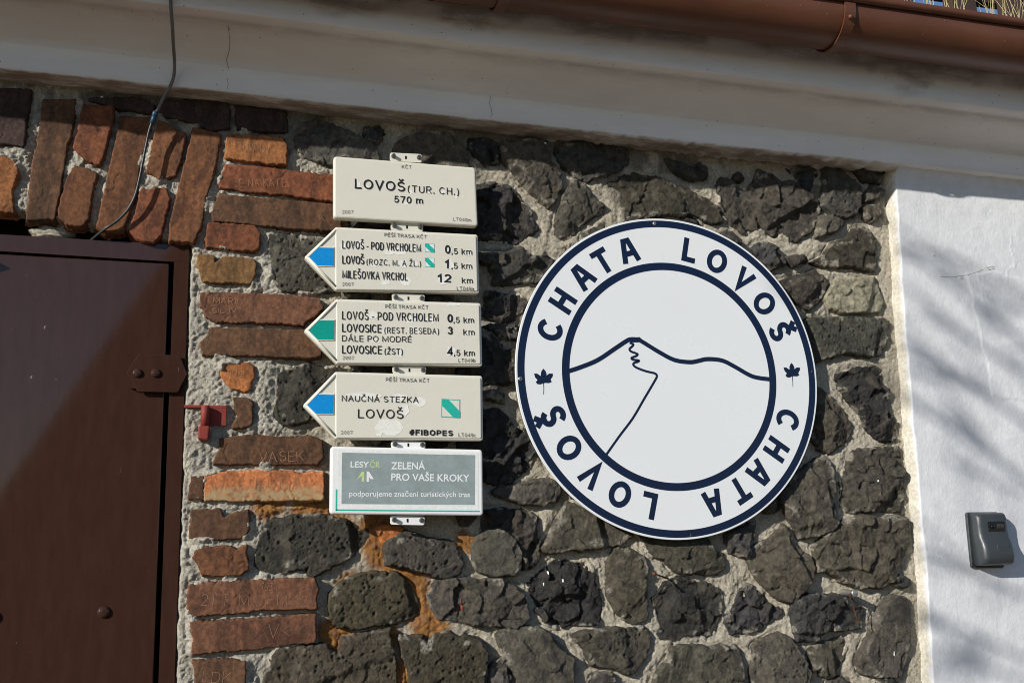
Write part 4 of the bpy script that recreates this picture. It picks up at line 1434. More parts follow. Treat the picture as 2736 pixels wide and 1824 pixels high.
def letter_mesh(name, text, p0, p1, cap, weight, y, mat, parent, gap=None, rotpts=None):
    """a line of print between two baseline points (mm)"""
    hw = cap * weight / 2
    p0, p1 = np.array(p0, float), np.array(p1, float)
    st, w = strokes(text, weight + (.27 if len(text) > 9 and cap > 15 else .19) if gap is None else gap)
    width = np.linalg.norm(p1 - p0)
    ex = (p1 - p0) / width
    ez = np.array([-ex[1], ex[0]])
    sx = (width - 2 * hw) / w
    V, F = [], []
    for i, s_ in enumerate(st):
        pts = [p0 + ex * (hw + a * sx) + ez * (hw + b * (cap - 2 * hw)) for a, b in s_]
        ribbon(V, F, pts, hw, y - .03 * (i % 5), hw * .95 if len(s_) < 4 else hw * .3)
    return pyd(name, V, F, mat, parent)


def font_mesh(name, text, p0, p1, cap, off, y, mat, parent):
    """a line in Blender's built-in typeface fitted between two baseline points"""
    c = bpy.data.curves.new('line', 'FONT')
    c.body = text
    c.resolution_u = 3
    c.offset = .018 if off > .45 else .013
    o = bpy.data.objects.new('line', c)
    COL.objects.link(o)
    dg = bpy.context.evaluated_depsgraph_get()
    dg.update()
    me = bpy.data.meshes.new_from_object(o.evaluated_get(dg))
    bpy.data.objects.remove(o)
    v = np.zeros(len(me.vertices) * 3, np.float32)
    me.vertices.foreach_get('co', v)
    v = v.reshape(-1, 3)
    p0, p1 = np.array(p0, float), np.array(p1, float)
    width = np.linalg.norm(p1 - p0)
    ex = (p1 - p0) / width
    ez = np.array([-ex[1], ex[0]])
    x0, x1 = v[:, 0].min(), v[:, 0].max()
    sx = width / (x1 - x0)
    sy = cap / (.70 if off > .45 else .72)
    q = p0 + ex * ((v[:, :1] - x0) * sx) + ez * (v[:, 1:2] * sy)
    w = np.stack([q[:, 0] / 1000, np.full(len(q), y / 1000), q[:, 1] / 1000], 1).astype(np.float32)
    me.vertices.foreach_set('co', w.ravel())
    me.name = name
    me.update()
    return link(name, me, mat, parent)


# ------------------------------------------------------------------ the five trail signs
YS = -48.0
SIGN_INFO = [('trail_sign', 'cream rectangular sign LOVOŠ (TUR. CH.) 570 m, topmost of the sign stack'),
             ('trail_sign', 'cream arrow sign with blue band listing LOVOŠ and MILEŠOVKA VRCHOL 12 km'),
             ('trail_sign', 'cream arrow sign with green band listing LOVOSICE 3 km'),
             ('trail_sign', 'cream arrow sign NAUČNÁ STEZKA LOVOŠ with blue band and teal mark'),
             ('sponsor_sign', 'white rectangular sign with grey ZELENÁ PRO VAŠE KROKY sticker at the bottom')]


def make_tab(quad, parent, mat):
    tb = plate('mounting_tab', quad, YS + 12, 2.2, .6, mat, parent, r=5, seg=4)
    q = np.array(quad)
    c = q.mean(0)
    ex = ((q[1] - q[0]) + (q[2] - q[3])) / 2
    ez = ((q[0] - q[3]) + (q[1] - q[2])) / 2
    for f in (-.39, .41):
        p = c + ex * f + ez * .06
        s_ = stud('screw', p[0], YS + 12.2, p[1], 4.6, 10.5, STEEL, tb, False, 12)
        stud('washer', p[0], YS + 12.1, p[1], 6.2, 1.2, ZINC, tb, False, 16)
        # shank into the wall
        tube('shank', [(p[0] / 1000, (YS + 14) / 1000, p[1] / 1000), (p[0] / 1000, .03, p[1] / 1000)], .004, STEEL, tb, 8, False)
    w, h = np.linalg.norm(ex), np.linalg.norm(ez)
    pts = [c + ex / w * a + ez / h * b for a, b in ((-2.2, -4.2), (2.2, -4.2), (2.2, 4.2), (-2.2, 4.2))]
    patch('painted_slot', pts, YS + 11.6, SLOT, tb)  # raised dark patch painted in place of a real opening


def make_trail_mark(quad, parent, framed):
    q = np.array(quad)
    pt = lambda u, v: (q[0] * (1 - u) + q[1] * u) * (1 - v) + (q[3] * (1 - u) + q[2] * u) * v
    patch('trail_mark', quad, YS - .3, TEAL, parent)
    i = .05
    patch('mark_field', [pt(i, i), pt(1 - i, i), pt(1 - i, 1 - i), pt(i, 1 - i)], YS - .6, CREAM if framed else WPRINT, parent)
    patch('trail_band', [pt(.0, .0), pt(.34, .0), pt(1, .66), pt(1, 1), pt(.66, 1), pt(0, .34)], YS - .9, TEAL, parent)


for i, (nm, lab) in enumerate(SIGN_INFO):
    kind, pl = SIGN_PLATE[i]
    pl = np.array(pl)
    c = pl.mean(0) / 1000
    t = thing(nm, lab, 'sign', (c[0], YS / 1000, c[1]), 'walking trail signs in one stack')
    en = WHITE if i == 4 else CREAM
    if kind == 'rect':
        plate('plate', pl, YS, 20, 5.5, en, t, r=8, seg=5, smooth=False)
    else:
        plate('plate', pl, YS + 2.4, 17.8, 4, en, t, r=6, seg=5)
        tip, tl, tr, br, bl = pl
        fx = np.array(SIGN_FACE_X[i])
        plate('face_panel', [fx[0] + (2, 0), tr + (-5, -5), br + (-5, 5), fx[1] + (2, 0)], YS, 3.4, 2.4, en, t, r=4, seg=4)
        # pressed ridges round the arrow head
        for a, b in ((tl, tip), (tip, bl)):
            u = (b - a) / np.linalg.norm(b - a)
            nrm = np.array([-u[1], u[0]])
            if nrm @ (pl.mean(0) - a) < 0: nrm = -nrm
            pa, pb = a + nrm * 6 + u * 8, b + nrm * 6 - u * 8 + (6 if a is tl else 0, 0)
            pa, pb = a + nrm * 6 + u * 6, b + nrm * 6 - u * 6
            tube('rim', [(pa[0] / 1000, (YS + 2.2) / 1000, pa[1] / 1000), (pb[0] / 1000, (YS + 2.2) / 1000, pb[1] / 1000)], .0028, en, t, 8)
        band = SIGN_BAND[i]
        q = np.array(band)
        rim = q + (q - q.mean(0)) / np.linalg.norm(q - q.mean(0), axis=1, keepdims=True) * 4
        rim[2, 0] = rim[3, 0] = q[2, 0] + 2
        plate('colour_band', rim, YS + .4, 3, 2, en, t, r=0)
        patch('colour_band', band, YS + .1, GREEN if i == 2 else BLUE, t)
    if i == 4:
        sp = SPONSOR
        patch('sticker', sp['paper'], YS - .3, PAPER, t)
        patch('teal_stripe', sp['teal_bottom'], YS - .5, TEAL, t)
        patch('teal_stripe', sp['teal_left'], YS - .5, TEAL, t)
        patch('grey_panel', sp['grey'], YS - .6, GREYP, t)
        patch('leaf_logo', sp['leaf1'], YS - .9, LIME, t)
        patch('leaf_logo', sp['leaf2'], YS - .9, WPRINT, t)
        for s_, p0, p1, cap, w, col in SIGN_TEXT[i]:
            font_mesh('lettering', s_, p0, p1, cap, w, YS - 1.0, LIME if col == 'lime' else WPRINT, t)
    else:
        for s_, p0, p1, cap, w, col in SIGN_TEXT[i]:
            letter_mesh('lettering', s_, p0, p1, cap, w * (.78 if len(s_) > 9 and cap > 15 else .88 if w < .16 else .95), YS - 1.15, INK, t)
    for q in SIGN_MARK[i]: make_trail_mark(q, t, i == 3)
    make_tab(TABS[i], t, en)
    if i == 4: make_tab(TABS[5], t, en)
    # remains of peeling foil behind the print
    for sgn, c0, w, h in FLAKES:
        if sgn != i: continue
        n = 11
        ph = random.random() * 6
        V, F = [], []
        for ring_, rr in ((0, 0.0), (1, .7), (2, 1.0)):
            for k in range(n):
                a = 2 * math.pi * k / n + ph
                r_ = rr * (.62 + .38 * random.random())
                lift = (.12, .3, random.choice((.2, .25, .3, .4, .6)))[ring_]
                V.append(((c0[0] + w / 2 * r_ * math.cos(a)) / 1000, (YS - .06 - lift * (.6 if rr < 1 else 1)) / 1000, (c0[1] + h / 2 * r_ * math.sin(a)) / 1000))
        for rg in (0, 1):
            for k in range(n):
                F.append((rg * n + k, rg * n + (k + 1) % n, (rg + 1) * n + (k + 1) % n, (rg + 1) * n + k))
        pyd('peeling_film', V, F, FILM if i < 4 else PAPER, t)


# ------------------------------------------------------------------ the round sign
def make_round():
    cx, cz, R = ROUND
    Y = -20.0
    t = thing('round_sign', 'large round white sign reading CHATA LOVOŠ around a navy mountain outline', 'sign', (cx / 1000, Y / 1000, cz / 1000))
    circ = lambda r, n=160: np.array([(cx + r * math.cos(2 * math.pi * k / n), cz + r * math.sin(2 * math.pi * k / n)) for k in range(n)])
    lay = [(circ(R), Y + 4), (circ(R), Y + .8), (circ(R - .8), Y)]
    rings('disc', [[(x / 1000, y / 1000, z / 1000) for x, z in L] for L, y in lay], DISC, t)

    def annulus(r0, r1, y):
        n = 160
        a, b = circ(r1, n), circ(r0, n)
        V = [(x / 1000, y / 1000, z / 1000) for x, z in a] + [(x / 1000, y / 1000, z / 1000) for x, z in b]
        pyd('navy_ring', V, [(k, n + k, n + (k + 1) % n, (k + 1) % n) for k in range(n)], NAVY, t)
    annulus(R * .943, R * .987, Y - .35)
    annulus(R * .663, R * .711, Y - .35)
    cap, wt = R * .160, .218
    SIGN_G = dict(A=(.74, [[(0, 0), (.24, 1), (.50, 1), (.74, 0)], [(.09, .34), (.65, .34)]]))
    for ch, ang in ROUND_LETTERS:
        w, st = SIGN_G.get(ch, G[ch])
        hw = cap * wt / 2
        a = math.radians(ang)
        ez = np.array([math.sin(a), math.cos(a)])
        ex = np.array([math.cos(a), -math.sin(a)])
        org = np.array([cx, cz]) + ez * R * .738
        V, F = [], []
        for k, s_ in enumerate(st):
            pts = [org + ex * (u - w / 2) * (cap - 2 * hw) * (1.06 if ch in 'OC' else .95) + ez * (hw + v * (cap - 2 * hw)) for u, v in s_]
            ribbon(V, F, pts, hw, Y - .4 - .03 * k, hw * .9 if len(s_) < 5 else hw * .2)
        pyd('lettering', V, F, NAVY, t)
    V, F = [], []
    sm = []
    P = np.array(RIDGE)
    for a, b, c, d in zip(np.vstack([P[:1], P[:-1]])[:-1], P[:-1], P[1:], np.vstack([P[2:], P[-1:]])):
        for k in range(4):
            u = k / 4
            sm.append(.5 * ((2 * b) + (-a + c) * u + (2 * a - 5 * b + 4 * c - d) * u * u + (-a + 3 * b - 3 * c + d) * u ** 3))
    sm.append(P[-1])
    off = np.array([cx, cz])
    ribbon(V, F, np.array(sm) + off, 5.8, Y - .42)
    V2 = [((x + cx) / 1000, (Y - .5) / 1000, (z + cz) / 1000) for x, z in BUMP]
    F.append(tuple(range(len(V), len(V) + len(V2))))
    pyd('mountain_outline', V + V2, F, NAVY, t)
    V, F = [], []
    P = np.array(TRAIL)
    sm = []
    for a, b, c, d in zip(np.vstack([P[:1], P[:-1]])[:-1], P[:-1], P[1:], np.vstack([P[2:], P[-1:]])):
        for k in range(4):
            u = k / 4
            sm.append(.5 * ((2 * b) + (-a + c) * u + (2 * a - 5 * b + 4 * c - d) * u * u + (-a + 3 * b - 3 * c + d) * u ** 3))
    sm.append(P[-1] + (P[-1] - P[-2]) / np.linalg.norm(P[-1] - P[-2]) * 14)
    ribbon(V, F, np.array(sm) + off, 3.1, Y - .33)
    pyd('path_line', V, F, NAVY, t)
    for lx, lz in LEAF_AT:
        me_v = [((cx + lx + a) / 1000, (Y - .4) / 1000, (cz + lz + b) / 1000) for a, b in LEAF]
        o = pyd('leaf_emblem', me_v, [tuple(range(len(me_v)))], NAVY, t)
    for k, (x, z) in enumerate(ROUND_SCREWS):
        if k < 2:
            s_ = stud('screw', cx + x, Y - .5, cz + z, 5.2, 2.4, ZINC, t, True, 16)
            for q in (0, 1):
                pts = [(cx + x + u, cz + z + v) for u, v in (((-2.6, -.5), (2.6, -.5), (2.6, .5), (-2.6, .5)) if q == 0 else ((-.5, -2.6), (.5, -2.6), (.5, 2.6), (-.5, 2.6)))]
                patch('painted_slot', pts, Y - 3.2 - .1 * q, SLOT, s_)  # dark bars painted for the driver recess
        else:
            stud('painted_hole', cx + x, Y - .35, cz + z, 3.2, .3, SLOT, t, False, 12)  # dark disc painted in place of an open hole
            stud('rim', cx + x + 1.2, Y - .33, cz + z - .6, 3.4, .2, ZINC, t, False, 12)
    # two battens hold the sheet off the stones
    for dx in (-180, 180):
        tube('spacer', [((cx + dx) / 1000, (Y + 4) / 1000, (cz) / 1000), ((cx + dx) / 1000, .03, cz / 1000)], .008, STEEL, t, 10, False)


make_round()


# ------------------------------------------------------------------ the iron door
def make_door():
    YD = 18.0
    D = DOOR
    t = thing('metal_door', 'dark brown painted iron door with riveted hinge plate at left edge of the wall', 'door', (-.6, YD / 1000, 1.4))
    ext = lambda a, b, z: a[0] + (b[0] - a[0]) * (z - a[1]) / (b[1] - a[1])
    fr, fi, lr = D['frame_right'], D['frame_in'], D['leaf_right']
    ztop = lambda q, x: q[0][1] + (q[1][1] - q[0][1]) * (x - q[0][0]) / (q[1][0] - q[0][0])
    XL, ZB = -1295.0, 60.0
    xo_t, xo_b = fr[0][0], ext(fr[0], fr[1], ZB)
    xi_t, xi_b = fi[0][0], ext(fi[0], fi[1], ZB)
    to, ti = D['top_out'], D['top_in']
    plate('frame_stile', [(xi_t, ztop(ti, xi_t) - .3), (xo_t + .5, ztop(ti, xo_t) - .3), (xo_b, ZB), (xi_b, ZB)], YD, 40, .3, DOORM, t, r=0)
    plate('frame_head', [(XL, ztop(to, XL)), (xo_t, ztop(to, xo_t)), (xo_t + .5, ztop(ti, xo_t)), (XL, ztop(ti, XL))], YD, 40, .3, DOORM, t, r=0)
    plate('frame_stile', [(XL, ztop(ti, XL) - .3), (XL + 58, ztop(ti, XL + 58) - .3), (XL + 58, ZB), (XL, ZB)], YD, 40, .3, DOORM, t, r=0)
    lt = D['leaf_top']
    xl_t, xl_b = lr[0][0], ext(lr[0], lr[1], ZB)
    leaf = plate('door_leaf', [(XL + 66, ztop(lt, XL + 66)), (xl_t, ztop(lt, xl_t)), (xl_b, ZB), (XL + 66, ZB)], YD + 4, 30, 3, DOORM, t, r=4, seg=3)
    pl = plate('hinge_plate', D['plate'], YD - 11, 5, 1.2, DOORM, t, r=3, seg=3)
    for x, z in D['plate_rivets']: stud('rivet', x, YD - 10.9, z, 10.5, 7, DOORM, pl)
    box('hinge_core', (xl_t - 70) / 1000, (xl_t - 10) / 1000, (YD - 7) / 1000, (YD + 5) / 1000, (D['plate'][0][1] - 80) / 1000, (D['plate'][0][1] - 30) / 1000, DOORM, pl)
    for x, z in D['rivets']: stud('rivet', x, YD + 4, z, 13, 8, DOORM, leaf)
    # a latch lever just outside the picture throws the pointed shadow at its edge
    (x0, z0), (x1, z1), (x2, z2) = D['shadow_tip']
    h = 42.0
    ox, oz = -1.6 * h, .736 * h
    hp = plate('latch_lever', [(x0 - 150 + ox, z0 + 12 + oz), (x0 + ox, z0 + oz), (x1 + ox, z1 + oz), (x2 + ox - 12, z2 + oz), (x0 - 150 + ox, z2 + oz)], YD + 4 - h, 6, 1, DOORM, t, r=2, seg=2)
    box('latch_boss', (x0 - 150 + ox) / 1000, (x0 - 110 + ox) / 1000, (YD + 6 - h) / 1000, (YD + 5) / 1000, (z2 + oz + 3) / 1000, (z0 + oz - 3) / 1000, DOORM, hp)


make_door()

# the dark gap over the door head, behind the flat arch
box('lintel_recess', -1.32, -.24, .12, .16, 2.1, 2.45, DARK, wall)


# ------------------------------------------------------------------ red hinge pin left in the mortar
def make_pintle():
    p = PINTLE
    b = np.array(p['bar'])
    c = b.mean(0) / 1000
    t = thing('hinge_pintle', 'red painted iron hinge pin set in mortar beside the brown door', 'hinge', (c[0], 0, c[1]))
    zt, zb = b[0][1], b[3][1]
    zs = b[4][1]
    box('strap', b[0][0] / 1000, b[2][0] / 1000, .001, .02, zs / 1000, (zt + b[1][1]) / 2000, RED, t, .001)
    box('strap_leaf', p['pin'][0][0] / 1000, b[2][0] / 1000, .0015, .02, b[2][1] / 1000, zs / 1000, RED, t, .001)
    (x, z0), (_, z1) = p['pin']
    tube('pin', [(x / 1000, -.010, (z0 - 1) / 1000), (x / 1000, -.010, (z0 - 3) / 1000), (x / 1000, -.010, z1 / 1000)], [.007, .0095, .0095], RED, t, 14)
    q = np.array(p['collar'])
    plate('collar', q, -22, 30, 4, RED, t, r=4, seg=3)


make_pintle()


# ------------------------------------------------------------------ cable
def make_cable():
    P = [(x / 1000, y / 1000, z / 1000) for x, z, y in CABLE]
    t = thing('cable', 'thin grey and black cable hanging from the cornice over bricks to the door', 'cable', P[11])

    def curve(pts):
        out = []
        A = np.array(pts)
        for i in range(len(A) - 1):
            a, b, c, d = A[max(i - 1, 0)], A[i], A[i + 1], A[min(i + 2, len(A) - 1)]
            for k in range(5):
                u = k / 5
                out.append(tuple(.5 * ((2 * b) + (-a + c) * u + (2 * a - 5 * b + 4 * c - d) * u * u + (-a + 3 * b - 3 * c + d) * u ** 3)))
        out.append(tuple(A[-1]))
        return out
    tube('grey_sheath', curve(P[:12]), .0039, GREYC, t, 10)
    tube('black_sheath', curve(P[11:]), .0031, BLACKC, t, 10)
    tube('splice', [P[11], tuple((np.array(P[11]) * .35 + np.array(P[12]) * .65))], .0052, TAPE, t, 10)
    c = np.array(P[11])
    tube('tape_wrap', [tuple(c + (0.001, 0, .006)), tuple(c + (-.001, 0, -.006))], .0066, TAPE, t, 10)


make_cable()


# ------------------------------------------------------------------ key box on the white wall
def make_keybox():
    b = np.array(KEYBOX['back'])
    tl, tr, br, bl = b
    t = thing('key_box', 'small dark grey plastic key box with number wheels on white plaster wall', 'key box', (b.mean(0)[0] / 1000, -.035, b.mean(0)[1] / 1000))
    y0 = -19.0
    plate('back_plate', b, y0 - 7, 12, 2, BOXG, t, r=7, seg=4)
    W_, H_ = (tr[0] - tl[0] + br[0] - bl[0]) / 2, (tl[1] - bl[1] + tr[1] - br[1]) / 2
    x0, z0 = (tl[0] + bl[0]) / 2, (bl[1] + br[1]) / 2
    # cover: rows from bottom to top with the depth of the front at each height
    rows = [(.055, 30), (.07, 42), (.11, 49), (.2, 52), (.34, 51), (.45, 47), (.54, 40), (.62, 37), (.75, 36), (.88, 36), (.94, 33), (.975, 26), (.985, 12)]
    loops = []
    for v, dep in rows:
        z = z0 + H_ * v
        sh = (tl[0] - bl[0]) * (v - .5)
        r = 9 if .05 < v < .97 else 7
        a, c = x0 + sh + W_ * .045, x0 + sh + W_ * .985
        f = y0 - 7 - dep
        pts = []
        for k in range(7):
            q = k / 6 * math.pi / 2
            rr = min(16, dep * .6)
            pts.append((a + rr * .95 * (1 - math.sin(q)), f + rr * (1 - math.cos(q))))
        pts = pts[::-1]
        R_ = []
        for k in range(7):
            q = k / 6 * math.pi / 2
            rr = min(13, dep * .6)
            R_.append((c - rr * (1 - math.sin(q)), f + rr * (1 - math.cos(q))))
        lp = [(a, y0 - 5)] + pts + R_ + [(c, y0 - 5)]
        loops.append([(x / 1000, y / 1000, z / 1000) for x, y in lp])
    rings('cover', loops, BOXG, t, True)
    # dark window with four wheels
    zc, xc = z0 + H_ * .74, x0 + W_ * .58 + 1
    f = y0 - 7 - 36
    wn_ = plate('dial_window', [(xc - 27, zc - 14), (xc + 27, zc - 14), (xc + 27, zc + 13), (xc - 27, zc + 13)], f - 1.2, 2, .8, BLACKP, t, r=2, seg=2)
    stud('button', xc - 13, f - 1.4, zc, 6.5, 3.5, BLACKP, wn_)
    for k in range(4):
        x = xc + 1 + k * 5.6
        loops = [[(xx / 1000, (f - 1.0 + 3 - 5.5 * math.cos(q) * 1.0) / 1000, (zc + 8 * math.sin(q)) / 1000) for q in np.linspace(-1.5, 1.5, 11)] + [(xx / 1000, f / 1000, zc / 1000)] for xx in (x, x + .3, x + 3.9, x + 4.2)]
        rings('number_wheel', loops, STEEL, wn_, False)
    z1 = z0 + H_ * .36
    fl = y0 - 7 - 51
    plate('raised_label', [(xc - 16, z1 - 8), (xc + 22, z1 - 8), (xc + 22, z1 + 8), (xc - 16, z1 + 8)], fl - .8, 2, .7, BOXG, t, r=1.5, seg=2)


make_keybox()


# ------------------------------------------------------------------ nail and rusty wire
def make_nail():
    (x0, z0, y0), (x1, z1, y1) = NAIL
    p = thing('nail', 'long rusty nail sticking out of mortar under the round sign', 'nail', (x0 / 1000, y0 / 1000, z0 / 1000))
    tube('shank', [(x0 / 1000, y0 / 1000, z0 / 1000), (x1 / 1000, .02, z1 / 1000)], .0022, RUST, p, 8)
    d = Vector((x1 - x0, 20 - y0, z1 - z0)).normalized()
    a = Vector((x0 / 1000, y0 / 1000, z0 / 1000))
    tube('head', [tuple(a - d * .001), tuple(a + d * .0015)], .0042, RUST, p, 10, False)
    x, z, y = BOLT
    q = thing('wire_hook', 'zinc bolt with a twisted rusty wire loop hanging over a dark stone', 'wire', (x / 1000, y / 1000, z / 1000))
    tube('bolt', [(x / 1000, -.034, z / 1000), (x / 1000, .03, z / 1000)], .0085, ZINC, q, 12, False)
    stud('bolt_head', x, -34, z, 10, 6, ZINC, q, True)
    W_ = [(a / 1000, c / 1000 - .014, b / 1000) for a, b, c in WIRE]
    tube('twisted_wire', W_, .0013, RUST, q, 6)
    tube('twisted_wire', [(a + .0016 * math.sin(i * 1.9), b - .001, c + .001) for i, (a, b, c) in enumerate(W_[:7])], .0012, RUST, q, 6)


make_nail()


# ------------------------------------------------------------------ names scratched into the bricks
def face_y(x, z):
    best = 0.0
    for P, X, Z, Y in BRICK_FACE:
        if X[0, 0] <= x <= X[0, -1] and Z[0, 0] <= z <= Z[-1, 0]:
            i, j = int((z - Z[0, 0]) / 2.4), int((x - X[0, 0]) / 2.4)
            best = min(best, Y[min(i, Y.shape[0] - 1), min(j, Y.shape[1] - 1)])
    return best


for txt, p0, p1, cap in SCRATCH:
    p0, p1 = np.array(p0), np.array(p1)
    st, w = strokes(txt, .3)
    ex = (p1 - p0)
    L_ = np.linalg.norm(ex)
    ex = ex / L_
    ez = np.array([-ex[1], ex[0]])
    V, F = [], []
    for s_ in st:
        j = [random.uniform(-1.2, 1.2) for _ in range(4)]
        pts = [p0 + ex * (a * L_ / w + j[0] * .6 + j[2] * b) + ez * (b * cap + j[1]) for a, b in s_]
        fine = []
        for a, b in zip(pts[:-1], pts[1:]):
            k = max(1, int(np.linalg.norm(b - a) / 5))
            fine += [a + (b - a) * q / k for q in range(k)]
        fine.append(pts[-1])
        b0 = len(V)
        ribbon(V, F, fine, random.uniform(.35, .62), 0)
        for q in range(b0, len(V)):
            x, _, z = V[q]
            V[q] = (x, (face_y(x * 1000, z * 1000) - .55) / 1000, z)
    pyd('scratched_writing', V, F, SCRATCHM, wall)['kind'] = 'stuff'


# ------------------------------------------------------------------ terrace railing and dry grass above the gutter
def make_railing():
    t = thing('terrace_railing', 'brown wooden railing on the terrace above the gutter, against blue sky', 'railing', (2.6, .5, 3.4))
    xs = []
    for p in POSTS:
        x0, x1 = p[0][0] / 1000, p[1][0] / 1000
        xs.append((x0, x1))
    step = xs[1][0] - xs[0][0]
    w = xs[0][1] - xs[0][0]
    for k in range(-9, 8):
        x = xs[0][0] + step * k
        box('post', x, x + (w if k != 1 else xs[1][1] - xs[1][0]), .48, .53, 2.93, 4.0, WOOD, t, .003)
    a, c = RAILS
    box('rail', -1.5, 4.2, .535, .575, c / 1000 - .07, c / 1000, WOOD, t, .003)
    box('rail', -1.5, 4.2, .535, .575, a / 1000, a / 1000 + .09, WOOD, t, .003)


make_railing()


def make_grass():
    rnd = random.Random(9)
    V, F = [], []
    for k in range(250):
        r = rnd.random()
        if r < .55: x = rnd.gauss(2.62, .09)
        elif r < .62: x = rnd.gauss(1.93, .06)
        else: x = rnd.uniform(1.75, 2.75)
        y = rnd.uniform(-.12, .2)
        dense = x > 2.42
        H = rnd.uniform(.28, .62) * (1.25 if dense else .85)
        lean = Vector((rnd.gauss(0, .09), rnd.gauss(-.02, .12), 0))
        b = len(V)
        wv = rnd.uniform(.0014, .003)
        n = 6
        for i in range(n + 1):
            q = i / n
            px = x + lean.x * H * q * q * 1.4
            py = y + lean.y * H * q * q
            pz = 2.93 + H * q * (1 - .12 * q * abs(lean.x) * 4)
            ww = wv * (1 - .85 * q)
            V += [(px - ww, py, pz), (px + ww, py - ww * .4, pz)]
            if i: F.append((b + 2 * i - 2, b + 2 * i - 1, b + 2 * i + 1, b + 2 * i))
    o = pyd('dry_grass', V, F, STRAW)
    prop(o, 'dry straw-coloured grass growing behind the gutter at the terrace edge', 'grass', kind='stuff')


make_grass()


# ------------------------------------------------------------------ small marks on the stones
def fleck(name, pts, mat):
    """a dab of paint or lime following the stone face"""
    dep = bpy.context.evaluated_depsgraph_get()
    dep.update()
    V = []
    for x, z in pts:
        hit, loc, nrm, idx, ob, mt = SC.ray_cast(dep, Vector((x / 1000, -.2, z / 1000)), Vector((0, 1, 0)))
        V.append((x / 1000, (loc.y if hit else 0) - .0008, z / 1000))
    c = (sum(v[0] for v in V) / len(V), min(v[1] for v in V) - .0006, sum(v[2] for v in V) / len(V))
    pyd(name, V + [c], [(k, (k + 1) % len(V), len(V)) for k in range(len(V))], mat, wall)


for x, z, w, h, mt in FLECKS:
    rnd = random.Random(int(x))
    fleck('paint_fleck', [(x + w * rnd.uniform(.5, 1) * math.cos(k * .9), z + h * rnd.uniform(.5, 1) * math.sin(k * .9)) for k in range(7)], RED if mt == 'red' else WPRINT)

# a lump of mortar on the door head
def lump():
    bm = bmesh.new()
    bmesh.ops.create_icosphere(bm, subdivisions=4, radius=1)
    x, z = LUMP
    for v in bm.verts:
        n = .12 * math.sin(v.co.x * 7 + v.co.z * 5) + .08 * math.sin(v.co.z * 19 + v.co.y * 13)
        v.co = Vector((x / 1000 + v.co.x * .047 * (1 + n), .052 + v.co.y * .026 * (1 + n), z / 1000 + v.co.z * .022 * (1 + n)))
    me = bpy.data.meshes.new('mortar_lump')
    bm.to_mesh(me)
    bm.free()
    link('mortar_lump', me, MORTAR, wall, True)


lump()


# ------------------------------------------------------------------ bare tree in front of the house: its twigs shade the white wall softly
def make_tree():
    rnd = random.Random(31)
    bx, by = -1.85, -3.0
    t = thing('bare_tree', 'slim bare tree standing in the yard in front of the house', 'tree', (bx, by, 0))
    tube('trunk', [(bx, by, -.05), (bx + .02, by, 1.5), (bx - .02, by + .02, 3.2), (bx + .03, by, 5.0), (bx, by - .03, 7.2)], [.11, .09, .075, .055, .02], BARK, t, 12)
    back = -SUN_DIR

    def bough(pts, r):
        tube('branch', pts, [r * (1 - .8 * k / (len(pts) - 1)) + .003 for k in range(len(pts))], BARK, t, 8)
    for (x0, z0), (x1, z1), r in TWIGS:
        a = Vector((x0 / 1000, 0, z0 / 1000))
        b = Vector((x1 / 1000, 0, z1 / 1000))
        k = (by - 0) / back.y
        A, B = a + back * (k + rnd.uniform(-.3, .4)), b + back * (k + rnd.uniform(-.2, .3))
        root = Vector((bx, by, B.z - (A.z - B.z) / max(.2, (B.x - A.x)) * (bx - B.x)))
        pts = [tuple(root), tuple(B), tuple((A + B) / 2 + Vector((0, 0, rnd.uniform(-.03, .03)))), tuple(A)]
        bough(pts, r * .42)
        for q in range(4):
            u = rnd.uniform(.05, .7)
            p = B + (A - B) * u
            d = (A - B).normalized() * rnd.uniform(.1, .3) + Vector((rnd.uniform(-.05, .05), rnd.uniform(-.15, .15), rnd.uniform(-.16, .14)))
            bough([tuple(p), tuple(p + d * .5 + Vector((0, 0, .01))), tuple(p + d)], r * .3)
    for q in range(12):
        z = 3.2 + q * .32
        d = Vector((rnd.uniform(.5, 1.3), rnd.uniform(-.1, .5), rnd.uniform(.3, .8)))
        p = Vector((bx, by, z))
        bough([tuple(p), tuple(p + d * .5), tuple(p + d + Vector((0, 0, .1)))], .018)


make_tree()


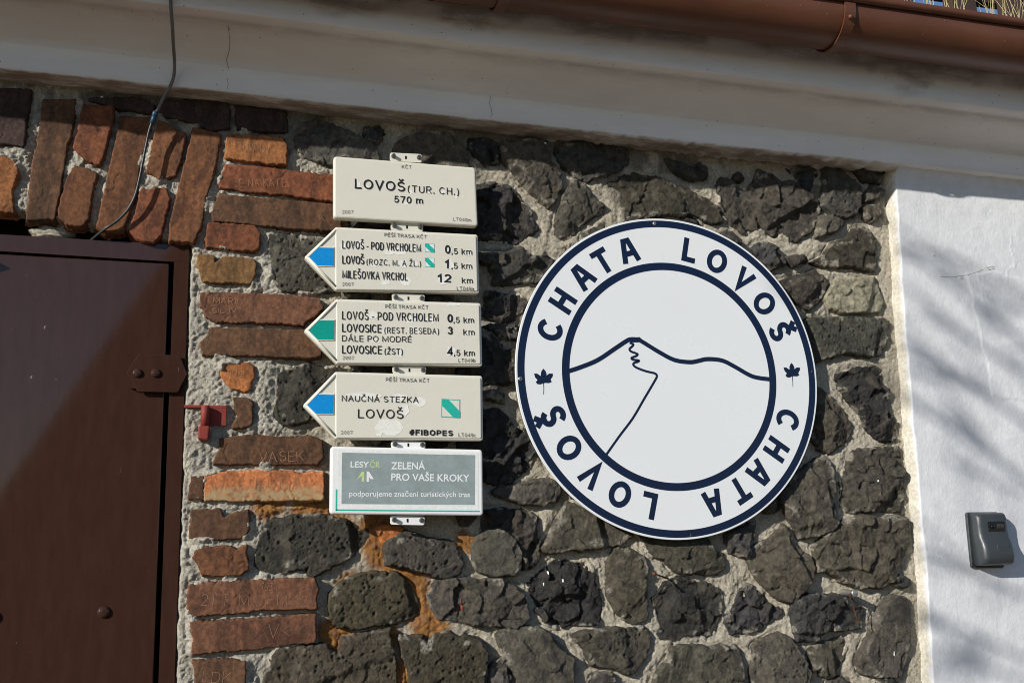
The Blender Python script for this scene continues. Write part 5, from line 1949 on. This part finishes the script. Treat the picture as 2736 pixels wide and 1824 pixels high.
# ------------------------------------------------------------------ unseen hut, added and shaped for the diagonal reflection in the glossy door
def make_reflection_hut():
    y0, y1 = -10.5, -15.0
    t = thing('reflection_hut', 'unseen dark hut with a steep gable, added to be mirrored in the door', 'hut', (0.5, -12.7, 0))
    (xa, za), (xb, zb) = REFLECTION_HUT
    m_ = (zb - za) / (xb - xa)
    apex_x = xb + .9
    apex_z = za + m_ * (apex_x - xa)
    xe = xa - (za - .6) / m_
    w = apex_x - xe
    tri = [(xe + .1, .0), (apex_x + w - .1, .0), (apex_x + w - .1, .5), (apex_x, apex_z - .15), (xe + .1, .5)]
    wood = m_paint('reflection_hut_timber', (.05, .035, .025), .8, .2, .4, scale=6)
    rings('gable_wall', [[(x, y0 - .25, z) for x, z in tri], [(x, y1, z) for x, z in tri]], wood, t)
    for sg in (-1, 1):
        e = (apex_x + sg * w, .6)
        n = Vector((sg * m_, 0, 1)).normalized() * .08
        L = [(e[0], e[1]), (apex_x, apex_z), (apex_x + n.x * (0), apex_z + .16), (e[0] + n.x, e[1] + n.z)]
        rings('reflection_hut_slope', [[(x, y0, z) for x, z in L], [(x, y1 - .3, z) for x, z in L]], wood, t)
    box('hut_door', apex_x - .5, apex_x + .5, y0 - .25, y0 - .2, 0, 2, WOOD, t)


make_reflection_hut()


# ------------------------------------------------------------------ peeling paint on the white wall
def peeling():
    rnd = random.Random(3)
    par = bpy.data.objects['plaster_wall']
    pts = PEEL
    dep = bpy.context.evaluated_depsgraph_get()
    dep.update()

    def sy(x, z):
        hit, loc, *_ = SC.ray_cast(dep, Vector((x / 1000, -.3, z / 1000)), Vector((0, 1, 0)))
        return loc.y if hit else -.018
    fine = []
    for a, b in zip(pts[:-1], pts[1:]):
        fine += [(a[0] + (b[0] - a[0]) * k / 6, a[1] + (b[1] - a[1]) * k / 6 + rnd.uniform(-1.5, 1.5)) for k in range(6)]
    tube('paint_crack', [(x / 1000, sy(x, z) - .0002, z / 1000) for x, z in fine], .0004, SLOT, par, 5)
    for x, z, w, h, lift in ((pts[2][0] - 8, pts[2][1] - 7, 22, 13, 7), (pts[4][0] + 6, pts[4][1] + 2, 26, 12, 9), (pts[5][0] - 4, pts[5][1] - 6, 17, 9, 8), (pts[0][0] - 22, pts[0][1] + 62, 9, 8, 6), (2180, 1480, 14, 8, 4), (2245, 1240, 12, 16, 4)):
        V = []
        for k in range(8):
            a = k * .785
            r = rnd.uniform(.6, 1)
            px, pz = x + w / 2 * r * math.cos(a), z + h / 2 * r * math.sin(a)
            V.append((px / 1000, sy(px, pz) - .0006 - lift * .8 * max(0, math.sin(a + .6)) / 1000, pz / 1000))
        pyd('paint_flake', V + [(x / 1000, sy(x, z) - .0015, z / 1000)], [(k, (k + 1) % 8, 8) for k in range(8)], WPRINT, par)


peeling()
